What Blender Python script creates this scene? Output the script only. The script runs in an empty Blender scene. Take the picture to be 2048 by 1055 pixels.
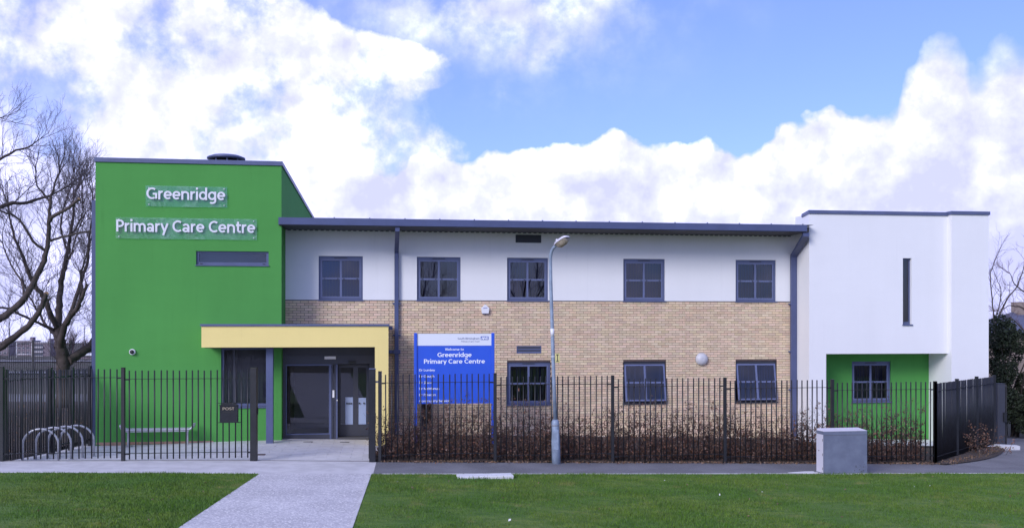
import bpy, math, random
import numpy as np
from mathutils import Vector, Matrix
random.seed(7)
rng = np.random.default_rng(7)
C = bpy.context.scene.collection
SC = bpy.context.scene
R = math.radians

# ------------------------------------------------------------------ camera, sky, sun, exposure
cam = bpy.data.cameras.new('camera'); camo = bpy.data.objects.new('camera', cam); C.objects.link(camo)
camo.location = (0, 0, 3.2); camo.rotation_euler = (R(90), 0, 0)
cam.sensor_width = 36; cam.lens = 36*2000/2048; cam.shift_y = 124.5/2048
cam.clip_start = .1; cam.clip_end = 3000
SC.camera = camo
SC.view_settings.view_transform = 'Standard'; SC.view_settings.look = 'None'
SC.view_settings.exposure = 0.95; SC.view_settings.gamma = 1.0; SC.view_settings.use_curve_mapping = False

SUN = Vector((-.50, -.72, .45)).normalized()
SUN_EL = math.asin(SUN.z); SUN_AZ = math.atan2(SUN.x, SUN.y)
sl = bpy.data.lights.new('sun', 'SUN'); sl.energy = 1.2; sl.angle = R(22); sl.color = (1, .97, .96)
so = bpy.data.objects.new('sun', sl); C.objects.link(so)
so.rotation_euler = SUN.to_track_quat('Z', 'Y').to_euler(); so.location = (-30, -20, 40)


class NT:
    """small node-tree writer"""
    def __init__(s, tree):
        s.t = tree; s.n = tree.nodes; s.l = tree.links
    def node(s, typ, **kw):
        n = s.n.new(typ)
        for k, v in kw.items(): setattr(n, k, v)
        return n
    def put(s, sock, v):
        if isinstance(v, bpy.types.NodeSocket): s.l.new(v, sock)
        elif v is not None:
            if hasattr(sock.default_value, '__len__') and not hasattr(v, '__len__'): v = (v,)*len(sock.default_value)
            if hasattr(sock.default_value, '__len__') and len(sock.default_value) == 4 and len(v) == 3: v = (*v, 1)
            sock.default_value = v
    def m(s, op, a, b=None, c=None, clamp=False):
        n = s.node('ShaderNodeMath', operation=op, use_clamp=clamp)
        for i, v in enumerate((a, b, c)):
            if v is not None: s.put(n.inputs[i], v)
        return n.outputs[0]
    def vm(s, op, a, b=None, c=None):
        n = s.node('ShaderNodeVectorMath', operation=op)
        for i, v in enumerate((a, b, c)):
            if v is not None: s.put(n.inputs[i], v)
        return n.outputs['Value'] if op in ('DOT_PRODUCT', 'LENGTH') else n.outputs[0]
    def mix(s, f, a, b, blend='MIX'):
        n = s.node('ShaderNodeMix', data_type='RGBA', blend_type=blend)
        s.put(n.inputs[0], f); s.put(n.inputs[6], a); s.put(n.inputs[7], b)
        return n.outputs[2]
    def noise(s, vec, scale, detail=4, rough=.5, dist=0.):
        n = s.node('ShaderNodeTexNoise'); s.put(n.inputs['Vector'], vec)
        n.inputs['Scale'].default_value = scale; n.inputs['Detail'].default_value = detail
        n.inputs['Roughness'].default_value = rough; n.inputs['Distortion'].default_value = dist
        return n.outputs[0]
    def smooth(s, v, lo, hi, a=0., b=1.):
        n = s.node('ShaderNodeMapRange', interpolation_type='SMOOTHSTEP')
        s.put(n.inputs[0], v)
        n.inputs[1].default_value = lo; n.inputs[2].default_value = hi; n.inputs[3].default_value = a; n.inputs[4].default_value = b
        return n.outputs[0]
    def curve(s, v, pts):
        """piecewise curve: pts [(x,y)] in real units"""
        xs = [p[0] for p in pts]; ys = [p[1] for p in pts]
        x0, x1, y0, y1 = min(xs), max(xs), min(ys), max(ys)
        t = s.m('DIVIDE', s.m('SUBTRACT', v, x0), x1-x0, clamp=True)
        n = s.node('ShaderNodeFloatCurve'); cu = n.mapping.curves[0]
        pp = sorted(((x-x0)/(x1-x0), (y-y0)/(y1-y0)) for x, y in pts)
        cu.points[0].location = pp[0]; cu.points[1].location = pp[-1]
        for p in pp[1:-1]: cu.points.new(*p)
        n.mapping.update(); s.put(n.inputs['Value'], t)
        return s.m('MULTIPLY_ADD', n.outputs[0], y1-y0, y0)


def build_world():
    w = bpy.data.worlds.new('World'); SC.world = w; w.use_nodes = True
    t = NT(w.node_tree); t.n.clear()
    D = t.node('ShaderNodeTexCoord').outputs['Generated']
    sx = t.node('ShaderNodeSeparateXYZ'); t.put(sx.inputs[0], D)
    x, y, z = sx.outputs
    az = t.m('ARCTAN2', x, y); el = t.m('ARCSINE', z)
    sky = t.node('ShaderNodeTexSky', sky_type='NISHITA', sun_disc=False, sun_elevation=SUN_EL, sun_rotation=SUN_AZ,
                 air_density=1.0, dust_density=.6, ozone_density=2.5)
    blue = t.mix(1., sky.outputs[0], (.66, .75, 1.42), 'MULTIPLY')
    blue = t.mix(.11, blue, (6.2, 6.6, 9.4, 1))                        # thin high haze
    # cloud shapes live in directions (azimuth, elevation) of the sky itself
    def A(px): return math.atan((px-1024)/2000)
    def E(px, py): return math.atan((652-py)/math.hypot(2000, px-1024))
    bank = [(-200, 330), (300, 330), (600, 335), (700, 318), (780, 322), (850, 290), (930, 296), (1000, 276), (1060, 284), (1110, 280), (1160, 290),
            (1200, 262), (1250, 248), (1300, 266), (1370, 276), (1425, 254), (1490, 266), (1540, 250), (1560, 222), (1620, 224), (1670, 202),
            (1740, 212), (1785, 206), (1802, 160), (1830, 105), (1862, 50), (1900, 34), (1935, 52), (1948, 80), (2000, 52), (2060, 60), (2300, 110), (2600, 200)]
    edge = t.curve(az, [(A(a), E(a, b)) for a, b in bank])
    warp = t.noise(D, 9., 9, .58)
    lump = t.node('ShaderNodeTexVoronoi', feature='SMOOTH_F1'); t.put(lump.inputs['Vector'], t.vm('ADD', D, t.vm('MULTIPLY', t.node('ShaderNodeTexNoise').outputs[1], (.0, .0, .0))))
    lump.inputs['Scale'].default_value = 22; lump.inputs['Detail'].default_value = 3; lump.inputs['Roughness'].default_value = .55; lump.inputs['Smoothness'].default_value = .25
    bill = lump.outputs['Distance']
    lift = t.m('ADD', t.m('MULTIPLY', t.m('SUBTRACT', warp, .5), .05), t.m('MULTIPLY', t.m('SUBTRACT', .42, bill), .017))
    under = t.m('SUBTRACT', t.m('ADD', edge, lift), el)
    soft_r = t.smooth(az, A(1700), A(1950), .007, .03)
    dens_r = t.m('DIVIDE', under, soft_r, clamp=True)
    # left mass: its right-hand rim, by elevation
    rim = [(700, 60), (880, 300), (866, 262), (832, 225), (840, 188), (930, 165), (926, 140), (868, 98), (735, 55), (640, 22), (560, -40), (420, -160), (380, -300)]
    rimc = t.curve(el, sorted((E(a, b) if b > -900 else 0, A(a)) for a, b in [(900, 420), (900, 310)]+rim[2:]))
    n2 = t.noise(D, 5.5, 8, .6, .3)
    n3 = t.noise(t.vm('ADD', D, (3.1, 1.7, .4)), 14., 7, .6)
    inl = t.m('SUBTRACT', t.m('ADD', rimc, t.m('ADD', t.m('MULTIPLY', t.m('SUBTRACT', warp, .5), .2), t.m('MULTIPLY', t.m('SUBTRACT', n3, .5), .09))), az)
    dens_l = t.smooth(inl, -.012, .03)
    holes = t.smooth(t.m('ADD', t.m('MULTIPLY', n2, .5), t.m('MULTIPLY', n3, .5)), .41, .52, .28, 1.)
    dens_l = t.m('MULTIPLY', dens_l, holes)
    # thin veil high in the middle
    q = t.node('ShaderNodeCombineXYZ'); t.put(q.inputs[0], az); t.put(q.inputs[1], el)
    def blob(px, py, rx, ry, amp):
        d = t.vm('MULTIPLY', t.vm('SUBTRACT', q.outputs[0], (A(px), E(px, py), 0)), (2000/rx, 2000/ry, 0))
        return t.m('MULTIPLY', t.m('EXPONENT', t.m('MULTIPLY', t.vm('DOT_PRODUCT', d, d), -1.)), amp)
    veil = t.m('ADD', blob(1010, -10, 270, 120, 1.1), blob(1085, 120, 60, 26, .5))
    veil = t.m('ADD', veil, blob(1010, 190, 26, 24, .5))
    veil = t.m('MULTIPLY', veil, t.smooth(t.m('ADD', t.m('MULTIPLY', n2, .4), t.m('MULTIPLY', n3, .6)), .36, .66))
    veil = t.m('MINIMUM', t.m('MULTIPLY', veil, 1.3), .8)
    # everywhere else: broken cloud of the same kind, blended in beyond the picture's sides and above it
    far = t.m('MAXIMUM', t.smooth(t.m('ABSOLUTE', az), .62, .8), t.smooth(el, .42, .6))
    gen = t.smooth(t.m('ADD', t.m('MULTIPLY', n2, .7), t.m('MULTIPLY', warp, .3)), .44, .58)
    front = t.m('MAXIMUM', t.m('MAXIMUM', dens_r, dens_l), veil)
    dens = t.m('ADD', t.m('MULTIPLY', front, t.m('SUBTRACT', 1., far)), t.m('MULTIPLY', gen, far), clamp=True)
    # relief inside the cloud: compare the field with itself a little towards the light
    up = t.vm('ADD', D, (-.012, 0, .022))
    w2 = t.noise(up, 9., 9, .58)
    relief = t.m('SUBTRACT', warp, w2)
    low = t.noise(t.vm('ADD', D, (5, 2, 1)), 3.4, 3, .5)
    depth = t.smooth(under, .0, .22, .22, -.05)
    lum = t.m('ADD', t.m('ADD', .40, t.m('MULTIPLY', relief, 3.6)), t.m('MULTIPLY', t.m('SUBTRACT', low, .5), 1.0))
    lum = t.m('ADD', lum, t.m('MULTIPLY', depth, t.m('SUBTRACT', 1., far)))
    lum = t.m('ADD', lum, t.m('MULTIPLY', t.m('SUBTRACT', .4, bill), .22))
    lum = t.m('ADD', lum, t.smooth(az, A(1500), A(2000), .0, -.20))
    lum = t.m('SUBTRACT', lum, t.m('ADD', blob(40, 140, 150, 120, .30), t.m('ADD', blob(300, 40, 160, 60, .24), blob(720, 400, 110, 60, .1))))
    lum = t.m('ADD', t.m('MULTIPLY_ADD', lum, .8, .06), t.m('MULTIPLY', t.m('SUBTRACT', n3, .5), .5))
    cr = t.node('ShaderNodeValToRGB'); t.put(cr.inputs[0], lum)
    e = cr.color_ramp.elements
    e[0].position = 0.; e[0].color = (.54, .56, .93, 1); e[1].position = .9; e[1].color = (1.45, 1.47, 2.3, 1)
    k = cr.color_ramp.elements.new(.32); k.color = (.70, .72, 1.14, 1)
    k = cr.color_ramp.elements.new(.58); k.color = (.92, .93, 1.5, 1)
    cloud = t.vm('SCALE', cr.outputs[0]); cloud.node.inputs['Scale'].default_value = CLOUD
    col = t.mix(dens, blue, cloud)
    bg = t.node('ShaderNodeBackground'); t.put(bg.inputs[0], col); bg.inputs[1].default_value = .08
    out = t.node('ShaderNodeOutputWorld'); t.l.new(bg.outputs[0], out.inputs[0])
    w.cycles.sampling_method = 'MANUAL'; w.cycles.sample_map_resolution = 1024


CLOUD = 8.6
build_world()


# ------------------------------------------------------------------ materials
def mat(name, col, rough=.8, var=0., vscale=3., bump=0., bscale=60., metal=0., col2=None, island=0., spec=.5, vdetail=5, thr=None):
    m = bpy.data.materials.new(name); m.use_nodes = True
    t = NT(m.node_tree); b = t.n['Principled BSDF']
    pos = t.node('ShaderNodeNewGeometry')
    c = (*col, 1)
    if col2 is not None or var:
        nz = t.noise(pos.outputs['Position'], vscale, vdetail, .6)
        f = t.smooth(nz, *(thr or (.35, .65)))
        d = col2 if col2 is not None else tuple(v*(1-var) for v in col)
        c = t.mix(f, c, (*d, 1))
    if island:
        oi = t.node('ShaderNodeObjectInfo')
        r = t.m('FRACT', t.m('ADD', pos.outputs['Random Per Island'], oi.outputs['Random']))
        hs = t.node('ShaderNodeHueSaturation')
        t.put(hs.inputs['Value'], t.m('MULTIPLY_ADD', r, island*2, 1-island))
        r2 = t.m('FRACT', t.m('MULTIPLY', r, 17.3))
        t.put(hs.inputs['Hue'], t.m('MULTIPLY_ADD', r2, .03, .485))
        t.put(hs.inputs['Saturation'], t.m('MULTIPLY_ADD', t.m('FRACT', t.m('MULTIPLY', r, 7.7)), island*1.2, 1-island*.6))
        t.put(hs.inputs['Color'], c); c = hs.outputs[0]
    t.put(b.inputs['Base Color'], c)
    b.inputs['Roughness'].default_value = rough; b.inputs['Metallic'].default_value = metal
    b.inputs['Specular IOR Level'].default_value = spec
    if bump:
        bn = t.node('ShaderNodeBump'); bn.inputs['Strength'].default_value = bump; bn.inputs['Distance'].default_value = .01
        t.put(bn.inputs['Height'], t.noise(pos.outputs['Position'], bscale, 4, .6))
        t.l.new(bn.outputs[0], b.inputs['Normal'])
    return m


def render_mat(name, col, streak=.06):
    """trowelled render: faint blotches, rain streaks that run down, fine grain"""
    m = bpy.data.materials.new(name); m.use_nodes = True
    t = NT(m.node_tree); b = t.n['Principled BSDF']
    p = t.node('ShaderNodeNewGeometry').outputs['Position']
    a = t.noise(p, .55, 5, .6); s = t.noise(t.vm('MULTIPLY', p, (2.2, 2.2, .18)), 1., 4, .6); g = t.noise(p, 90., 2, .5)
    h = t.noise(t.vm('MULTIPLY', p, (.5, .5, 4.)), 1.6, 4, .6)
    v = t.m('ADD', t.m('MULTIPLY', t.m('SUBTRACT', a, .5), streak*2.2), t.m('MULTIPLY', t.m('SUBTRACT', s, .5), streak*1.3))
    v = t.m('ADD', v, t.m('MULTIPLY', t.m('SUBTRACT', h, .5), streak*.5))
    v = t.m('ADD', v, t.m('MULTIPLY', t.m('SUBTRACT', g, .5), .10))
    drip = t.smooth(t.noise(t.vm('MULTIPLY', p, (5., 5., .22)), 1.3, 5, .6), .60, .74)
    v = t.m('SUBTRACT', v, t.m('MULTIPLY', drip, streak*.9))
    hs = t.node('ShaderNodeHueSaturation'); t.put(hs.inputs['Value'], t.m('ADD', v, 1.)); hs.inputs['Color'].default_value = (*col, 1)
    t.l.new(hs.outputs[0], b.inputs['Base Color']); b.inputs['Roughness'].default_value = .9; b.inputs['Specular IOR Level'].default_value = .2
    bn = t.node('ShaderNodeBump'); bn.inputs['Strength'].default_value = .35; bn.inputs['Distance'].default_value = .006
    t.put(bn.inputs['Height'], t.m('ADD', t.m('MULTIPLY', a, 3.), g)); t.l.new(bn.outputs[0], b.inputs['Normal'])
    return m


def glass_mat(name, tint, ior=1.6, gain=1.5, floor=0.):
    m = bpy.data.materials.new(name); m.use_nodes = True
    t = NT(m.node_tree); t.n.clear()
    tr = t.node('ShaderNodeBsdfTransparent'); tr.inputs[0].default_value = (*tint, 1)
    gl = t.node('ShaderNodeBsdfGlossy'); gl.inputs[0].default_value = (.9, .93, 1, 1); gl.inputs['Roughness'].default_value = .01
    fr = t.node('ShaderNodeFresnel'); fr.inputs[0].default_value = ior
    p = t.node('ShaderNodeNewGeometry').outputs['Position']
    mx = t.node('ShaderNodeMixShader'); t.put(mx.inputs[0], t.m('MULTIPLY_ADD', fr.outputs[0], gain, floor, clamp=True))
    t.l.new(tr.outputs[0], mx.inputs[1]); t.l.new(gl.outputs[0], mx.inputs[2])
    o = t.node('ShaderNodeOutputMaterial'); t.l.new(mx.outputs[0], o.inputs[0])
    return m


def acrylic_mat(name):
    """clear acrylic board: part see-through, part milky with marbled patches, part mirror"""
    m = bpy.data.materials.new(name); m.use_nodes = True
    t = NT(m.node_tree); t.n.clear()
    p = t.node('ShaderNodeNewGeometry').outputs['Position']
    tr = t.node('ShaderNodeBsdfTransparent'); tr.inputs[0].default_value = (.86, .95, .88, 1)
    df = t.node('ShaderNodeBsdfDiffuse'); df.inputs[0].default_value = (.34, .60, .40, 1)
    gl = t.node('ShaderNodeBsdfGlossy'); gl.inputs[0].default_value = (.9, 1, .92, 1); gl.inputs['Roughness'].default_value = .05
    f = t.smooth(t.noise(p, 1.6, 6, .62, 2.2), .42, .70, .0, .24)
    m1 = t.node('ShaderNodeMixShader'); t.put(m1.inputs[0], f); t.l.new(tr.outputs[0], m1.inputs[1]); t.l.new(df.outputs[0], m1.inputs[2])
    m2 = t.node('ShaderNodeMixShader'); m2.inputs[0].default_value = .05; t.l.new(m1.outputs[0], m2.inputs[1]); t.l.new(gl.outputs[0], m2.inputs[2])
    o = t.node('ShaderNodeOutputMaterial'); t.l.new(m2.outputs[0], o.inputs[0])
    return m


M = {}
M['green'] = render_mat('green_render', (.082, .30, .070), .10)
M['yellow'] = render_mat('yellow_render', (.84, .69, .27), .05)
M['white'] = render_mat('white_render', (.80, .80, .80), .04)
M['dirty_white'] = mat('painted_plaster', (.6, .6, .58), .9)
M['frame'] = mat('blue_grey_powder_coat', (.098, .120, .225), .42, var=.12, vscale=2)
M['sash'] = mat('blue_grey_sash', (.135, .16, .29), .4, var=.1, vscale=2)
M['pipe'] = mat('blue_grey_pipe', (.075, .095, .20), .45, var=.15, vscale=1.5)
M['darkframe'] = mat('dark_grey_aluminium', (.045, .048, .065), .4)
M['soffit'] = mat('grey_soffit', (.075, .075, .085), .7)
M['louvre'] = mat('dark_louvre', (.05, .055, .075), .6)
M['mortar'] = mat('dark_mortar', (.13, .095, .09), .95, var=.3, vscale=20)
M['brick'] = mat('buff_brick', (.74, .57, .39), .88, var=.08, vscale=25, island=.13, bump=.4, bscale=120)
M['plinth'] = mat('red_brown_brick', (.42, .25, .19), .9, var=.15, vscale=25, island=.15)
M['glass'] = glass_mat('window_glass', (.42, .44, .52), 1.6, 1.25, .01)
M['doorglass'] = glass_mat('door_glass', (.72, .74, .78), 1.6, 1.3, .01)
M['acrylic'] = acrylic_mat('clear_acrylic')
M['blind'] = mat('grey_blind_fabric', (.15, .155, .22), .9)
M['pale_blue'] = mat('pale_blue_sheet', (.34, .42, .62), .5)
M['inside'] = mat('dim_interior', (.30, .28, .27), .9)
M['insidefloor'] = mat('interior_floor', (.08, .08, .08), .6)
M['diffuser'] = mat('opal_diffuser', (.55, .55, .58), .4)
M['letter'] = mat('brushed_letter', (.74, .74, .78), .4, var=.06, vscale=8)
M['plate'] = mat('white_plate', (.78, .78, .8), .5)
M['signblue'] = mat('sign_blue', (.028, .105, .64), .35, var=.05, vscale=2)
M['signwhite'] = mat('sign_white', (.74, .77, .82), .35)
M['print_blue'] = mat('print_dark_blue', (.02, .07, .40), .5)
M['print_grey'] = mat('print_grey_blue', (.16, .19, .32), .5)
M['print_white'] = mat('print_white', (.80, .84, .9), .45)
M['fence'] = mat('black_powder_coat', (.016, .017, .021), .42, var=.3, vscale=4)
M['gold'] = mat('gold_print', (.34, .29, .21), .5)
M['steel'] = mat('galvanised_tube', (.50, .51, .55), .38, var=.2, vscale=9, metal=.55)
M['lamp'] = mat('galvanised_column', (.30, .37, .47), .55, var=.25, vscale=5, metal=.2, bump=.2, bscale=30)
M['lampcap'] = mat('pale_lantern_housing', (.62, .60, .66), .5)
M['bowl'] = mat('amber_lantern_bowl', (.34, .29, .22), .25, var=.4, vscale=14)
M['tape'] = mat('white_band', (.75, .76, .8), .5)
M['hydrant'] = mat('yellow_plate', (.62, .56, .24), .5)
M['black'] = mat('black_print', (.02, .02, .02), .6)
M['cabinet'] = mat('grey_green_cabinet', (.17, .195, .265), .62, col2=(.135, .155, .22), vscale=3, bump=.12, bscale=40)
M['stain'] = mat('scuffed_paint', (.10, .10, .11), .9)
M['concrete'] = mat('pale_concrete', (.60, .585, .59), .92, var=.16, vscale=2.2, bump=.5, bscale=70)
M['slab'] = mat('white_concrete', (.70, .70, .71), .9, var=.12, vscale=6)
M['paver'] = mat('pale_paving_slab', (.60, .59, .60), .9, var=.1, vscale=3, island=.055, bump=.25, bscale=60)
M['bedding'] = mat('dark_jointing', (.20, .19, .19), .95)
M['cover'] = mat('rusty_cover', (.10, .06, .06), .8, var=.3, vscale=9)
M['soil'] = mat('leaf_strewn_soil', (.075, .054, .042), .98, col2=(.04, .03, .025), vscale=9, bump=.8, bscale=14)
M['leaf'] = mat('beech_leaf', (.185, .108, .078), .8, island=.55, spec=.3)
M['litter'] = mat('fallen_leaf', (.19, .12, .075), .85, island=.45)
M['twig'] = mat('beech_twig', (.085, .062, .056), .85)
M['bark'] = mat('tree_bark', (.085, .066, .060), .92, var=.4, vscale=5, bump=.7, bscale=12)
M['cut'] = mat('cut_wood', (.36, .22, .11), .9)
M['twigs'] = mat('bare_twigs', (.085, .066, .075), .9)
M['ever'] = mat('evergreen_leaf', (.034, .046, .026), .75, island=.5, spec=.25)
M['everstem'] = mat('evergreen_stem', (.04, .032, .025), .9)
M['pinktwig'] = mat('budding_twig', (.15, .095, .105), .9)
M['flatsbrick'] = mat('mauve_brick', (.21, .17, .20), .9)
M['flatspale'] = mat('pale_panel', (.42, .40, .43), .8)
M['flatswin'] = mat('dull_window', (.07, .08, .11), .3)
M['whitemetal'] = mat('white_paint', (.75, .75, .76), .5)
M['carpaint'] = mat('pale_car_paint', (.52, .54, .58), .25)
M['tyre'] = mat('tyre_rubber', (.02, .02, .02), .9)
M['polegrey'] = mat('grey_pole', (.22, .22, .25), .6)
M['slate'] = mat('blue_grey_slate', (.10, .11, .17), .7)
M['brown'] = mat('brown_render', (.30, .24, .2), .9)


def asphalt_mat():
    m = bpy.data.materials.new('asphalt'); m.use_nodes = True
    t = NT(m.node_tree); b = t.n['Principled BSDF']; p = t.node('ShaderNodeNewGeometry').outputs['Position']
    big = t.smooth(t.noise(p, .7, 5, .6), .35, .68); fine = t.noise(p, 120., 2, .6)
    c = t.mix(big, (.135, .135, .145, 1), (.19, .19, .20, 1))
    c = t.mix(t.smooth(fine, .62, .72), c, (.42, .42, .42, 1))
    t.put(b.inputs['Base Color'], c); b.inputs['Roughness'].default_value = .9
    bn = t.node('ShaderNodeBump'); bn.inputs['Strength'].default_value = .6; bn.inputs['Distance'].default_value = .006
    t.put(bn.inputs['Height'], fine); t.l.new(bn.outputs[0], b.inputs['Normal'])
    return m


def path_mat():
    """exposed aggregate concrete"""
    m = bpy.data.materials.new('exposed_aggregate'); m.use_nodes = True
    t = NT(m.node_tree); b = t.n['Principled BSDF']; p = t.node('ShaderNodeNewGeometry').outputs['Position']
    v = t.node('ShaderNodeTexVoronoi'); t.put(v.inputs['Vector'], p); v.inputs['Scale'].default_value = 38
    sp = t.node('ShaderNodeSeparateColor'); t.put(sp.inputs[0], v.outputs['Color'])
    big = t.smooth(t.noise(p, .9, 6, .62), .3, .7)
    c = t.mix(big, (.67, .65, .66, 1), (.50, .485, .50, 1))
    c = t.mix(t.m('MULTIPLY', sp.outputs[0], .62), c, (.27, .26, .28, 1))
    c = t.mix(t.smooth(sp.outputs[1], .8, .9), c, (.72, .70, .68, 1))
    t.put(b.inputs['Base Color'], c); b.inputs['Roughness'].default_value = .9
    bn = t.node('ShaderNodeBump'); bn.inputs['Strength'].default_value = .6; bn.inputs['Distance'].default_value = .008; bn.invert = True
    t.put(bn.inputs['Height'], v.outputs['Distance']); t.l.new(bn.outputs[0], b.inputs['Normal'])
    return m


def grass_mat(name, dark=1.):
    m = bpy.data.materials.new(name); m.use_nodes = True
    t = NT(m.node_tree); b = t.n['Principled BSDF']; g = t.node('ShaderNodeNewGeometry'); p = g.outputs['Position']
    a = t.smooth(t.noise(p, .45, 5, .6), .34, .66); s = t.smooth(t.noise(t.vm('MULTIPLY', p, (1., 2.4, 1.)), 2.6, 5, .65), .36, .66)
    c = t.mix(a, (.095*dark, .190*dark, .030*dark, 1), (.150*dark, .222*dark, .038*dark, 1))
    c = t.mix(t.m('MULTIPLY', s, .8), c, (.066*dark, .145*dark, .024*dark, 1))
    yel = t.smooth(t.noise(p, 1.3, 4, .6), .58, .72)
    c = t.mix(t.m('MULTIPLY', yel, .75), c, (.20*dark, .22*dark, .06*dark, 1))
    hs = t.node('ShaderNodeHueSaturation'); t.put(hs.inputs['Color'], c)
    t.put(hs.inputs['Value'], t.m('MULTIPLY_ADD', g.outputs['Random Per Island'], .7, .68))
    t.put(hs.inputs['Saturation'], t.m('MULTIPLY_ADD', t.m('FRACT', t.m('MULTIPLY', g.outputs['Random Per Island'], 9.1)), .3, .82))
    t.l.new(hs.outputs[0], b.inputs['Base Color']); b.inputs['Roughness'].default_value = .7; b.inputs['Specular IOR Level'].default_value = .1
    return m


M['asphalt'] = asphalt_mat(); M['path'] = path_mat(); M['grass'] = grass_mat('lawn_grass'); M['turf'] = grass_mat('turf', .85)
M['ground'] = mat('rough_ground', (.040, .045, .022), .98, col2=(.050, .036, .026), vscale=.35, bump=.6, bscale=3)


# ------------------------------------------------------------------ mesh helpers
def tag(o, label=None, cat=None, group=None, kind=None):
    for k, v in (('label', label), ('category', cat), ('group', group), ('kind', kind)):
        if v: o[k] = v
    return o


def empty(name, loc=(0, 0, 0), rz=0., label=None, cat=None, group=None):
    o = bpy.data.objects.new(name, None); C.objects.link(o); o.location = loc; o.rotation_euler = (0, 0, rz)
    o.empty_display_size = .2
    return tag(o, label, cat, group)


class MB:
    def __init__(s): s.v = []; s.f = []; s.sm = []
    def add(s, vs, fs, smooth=False):
        n = len(s.v); s.v += [tuple(p) for p in vs]; s.f += [tuple(i+n for i in f) for f in fs]; s.sm += [smooth]*len(fs); return s
    def box(s, x0, x1, y0, y1, z0, z1):
        vs = [(x, y, z) for z in (z0, z1) for x, y in ((x0, y0), (x1, y0), (x1, y1), (x0, y1))]
        return s.add(vs, [(3, 2, 1, 0), (4, 5, 6, 7), (0, 1, 5, 4), (1, 2, 6, 5), (2, 3, 7, 6), (3, 0, 4, 7)])
    def bbox(s, x0, x1, y0, y1, z0, z1, b=.004):
        """box whose front (-y) and top edges are chamfered"""
        vs = [(x0+b, y0, z0), (x1-b, y0, z0), (x1-b, y0, z1-b), (x0+b, y0, z1-b),
              (x0, y0+b, z0), (x1, y0+b, z0), (x1, y0+b, z1-b), (x0, y0+b, z1-b),
              (x0+b, y0+b, z1), (x1-b, y0+b, z1), (x0, y1, z0), (x1, y1, z0), (x1, y1, z1-b), (x0, y1, z1-b), (x0+b, y1, z1), (x1-b, y1, z1)]
        fs = [(0, 1, 2, 3), (0, 3, 7, 4), (1, 5, 6, 2), (3, 2, 9, 8), (3, 8, 7), (2, 6, 9), (4, 7, 13, 10), (5, 11, 12, 6), (8, 9, 15, 14),
              (7, 8, 14, 13), (6, 12, 15, 9), (10, 13, 14, 15, 12, 11), (0, 4, 10, 11, 5, 1)]
        return s.add(vs, fs)
    def prism(s, poly, y0, y1):
        """polygon in (x,z) extruded along y"""
        n = len(poly); vs = [(x, y0, z) for x, z in poly]+[(x, y1, z) for x, z in poly]
        fs = [tuple(range(n)), tuple(range(2*n-1, n-1, -1))]+[(i, i+n, (i+1) % n+n, (i+1) % n) for i in range(n)]
        return s.add(vs, fs)
    def slab(s, poly, z0, z1):
        """polygon in (x,y), z0/z1 numbers or functions"""
        n = len(poly); g = lambda z, p: z(*p) if callable(z) else z
        vs = [(x, y, g(z0, (x, y))) for x, y in poly]+[(x, y, g(z1, (x, y))) for x, y in poly]
        fs = [tuple(range(n-1, -1, -1)), tuple(range(n, 2*n))]+[(i, (i+1) % n, (i+1) % n+n, i+n) for i in range(n)]
        return s.add(vs, fs)
    def tube(s, pts, rad, sides=8, cap=True):
        P = [Vector(p) for p in pts]; n = len(P); rr = rad if hasattr(rad, '__len__') else [rad]*n
        vs = []; nrm = None
        for i, p in enumerate(P):
            d = (P[min(i+1, n-1)]-P[max(i-1, 0)]).normalized()
            if nrm is None:
                nrm = d.orthogonal().normalized()
                if abs(d.z) > .99: nrm = Vector((1, 0, 0))
            nrm = (nrm-d*nrm.dot(d)).normalized(); b = d.cross(nrm)
            for k in range(sides):
                a = 2*math.pi*(k+.5)/sides
                vs.append(p+(nrm*math.cos(a)+b*math.sin(a))*rr[i])
        fs = [(i*sides+k, i*sides+(k+1) % sides, (i+1)*sides+(k+1) % sides, (i+1)*sides+k) for i in range(n-1) for k in range(sides)]
        s.add(vs, fs, sides > 4)
        if cap:
            m = len(s.v)-len(vs); s.f += [tuple(m+k for k in range(sides-1, -1, -1)), tuple(m+(n-1)*sides+k for k in range(sides))]; s.sm += [False]*2
        return s
    def lathe(s, prof, sides=20, c=(0, 0)):
        """profile [(r,z)] about a vertical axis"""
        vs = [(c[0]+r*math.cos(2*math.pi*k/sides), c[1]+r*math.sin(2*math.pi*k/sides), z) for r, z in prof for k in range(sides)]
        fs = [(i*sides+k, i*sides+(k+1) % sides, (i+1)*sides+(k+1) % sides, (i+1)*sides+k) for i in range(len(prof)-1) for k in range(sides)]
        s.add(vs, fs, True)
        m = len(s.v)-len(vs); s.f += [tuple(m+k for k in range(sides-1, -1, -1)), tuple(m+(len(prof)-1)*sides+k for k in range(sides))]; s.sm += [False]*2
        return s
    def turn(s, mtx):
        s.v = [tuple(mtx @ Vector(p)) for p in s.v]; return s
    def mesh(s, name, m):
        me = bpy.data.meshes.new(name); me.from_pydata(s.v, [], s.f)
        me.polygons.foreach_set('use_smooth', s.sm); me.materials.append(m); me.update(); return me
    def obj(s, name, m, parent=None, loc=(0, 0, 0), **kw):
        o = bpy.data.objects.new(name, s.mesh(name, m)); C.objects.link(o); o.parent = parent; o.location = loc
        return tag(o, **kw)


def place(me, name, parent, loc=(0, 0, 0), rot=None, scale=None):
    o = bpy.data.objects.new(name, me); C.objects.link(o); o.parent = parent; o.location = loc
    if rot: o.rotation_euler = rot
    if scale: o.scale = scale
    return o


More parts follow.
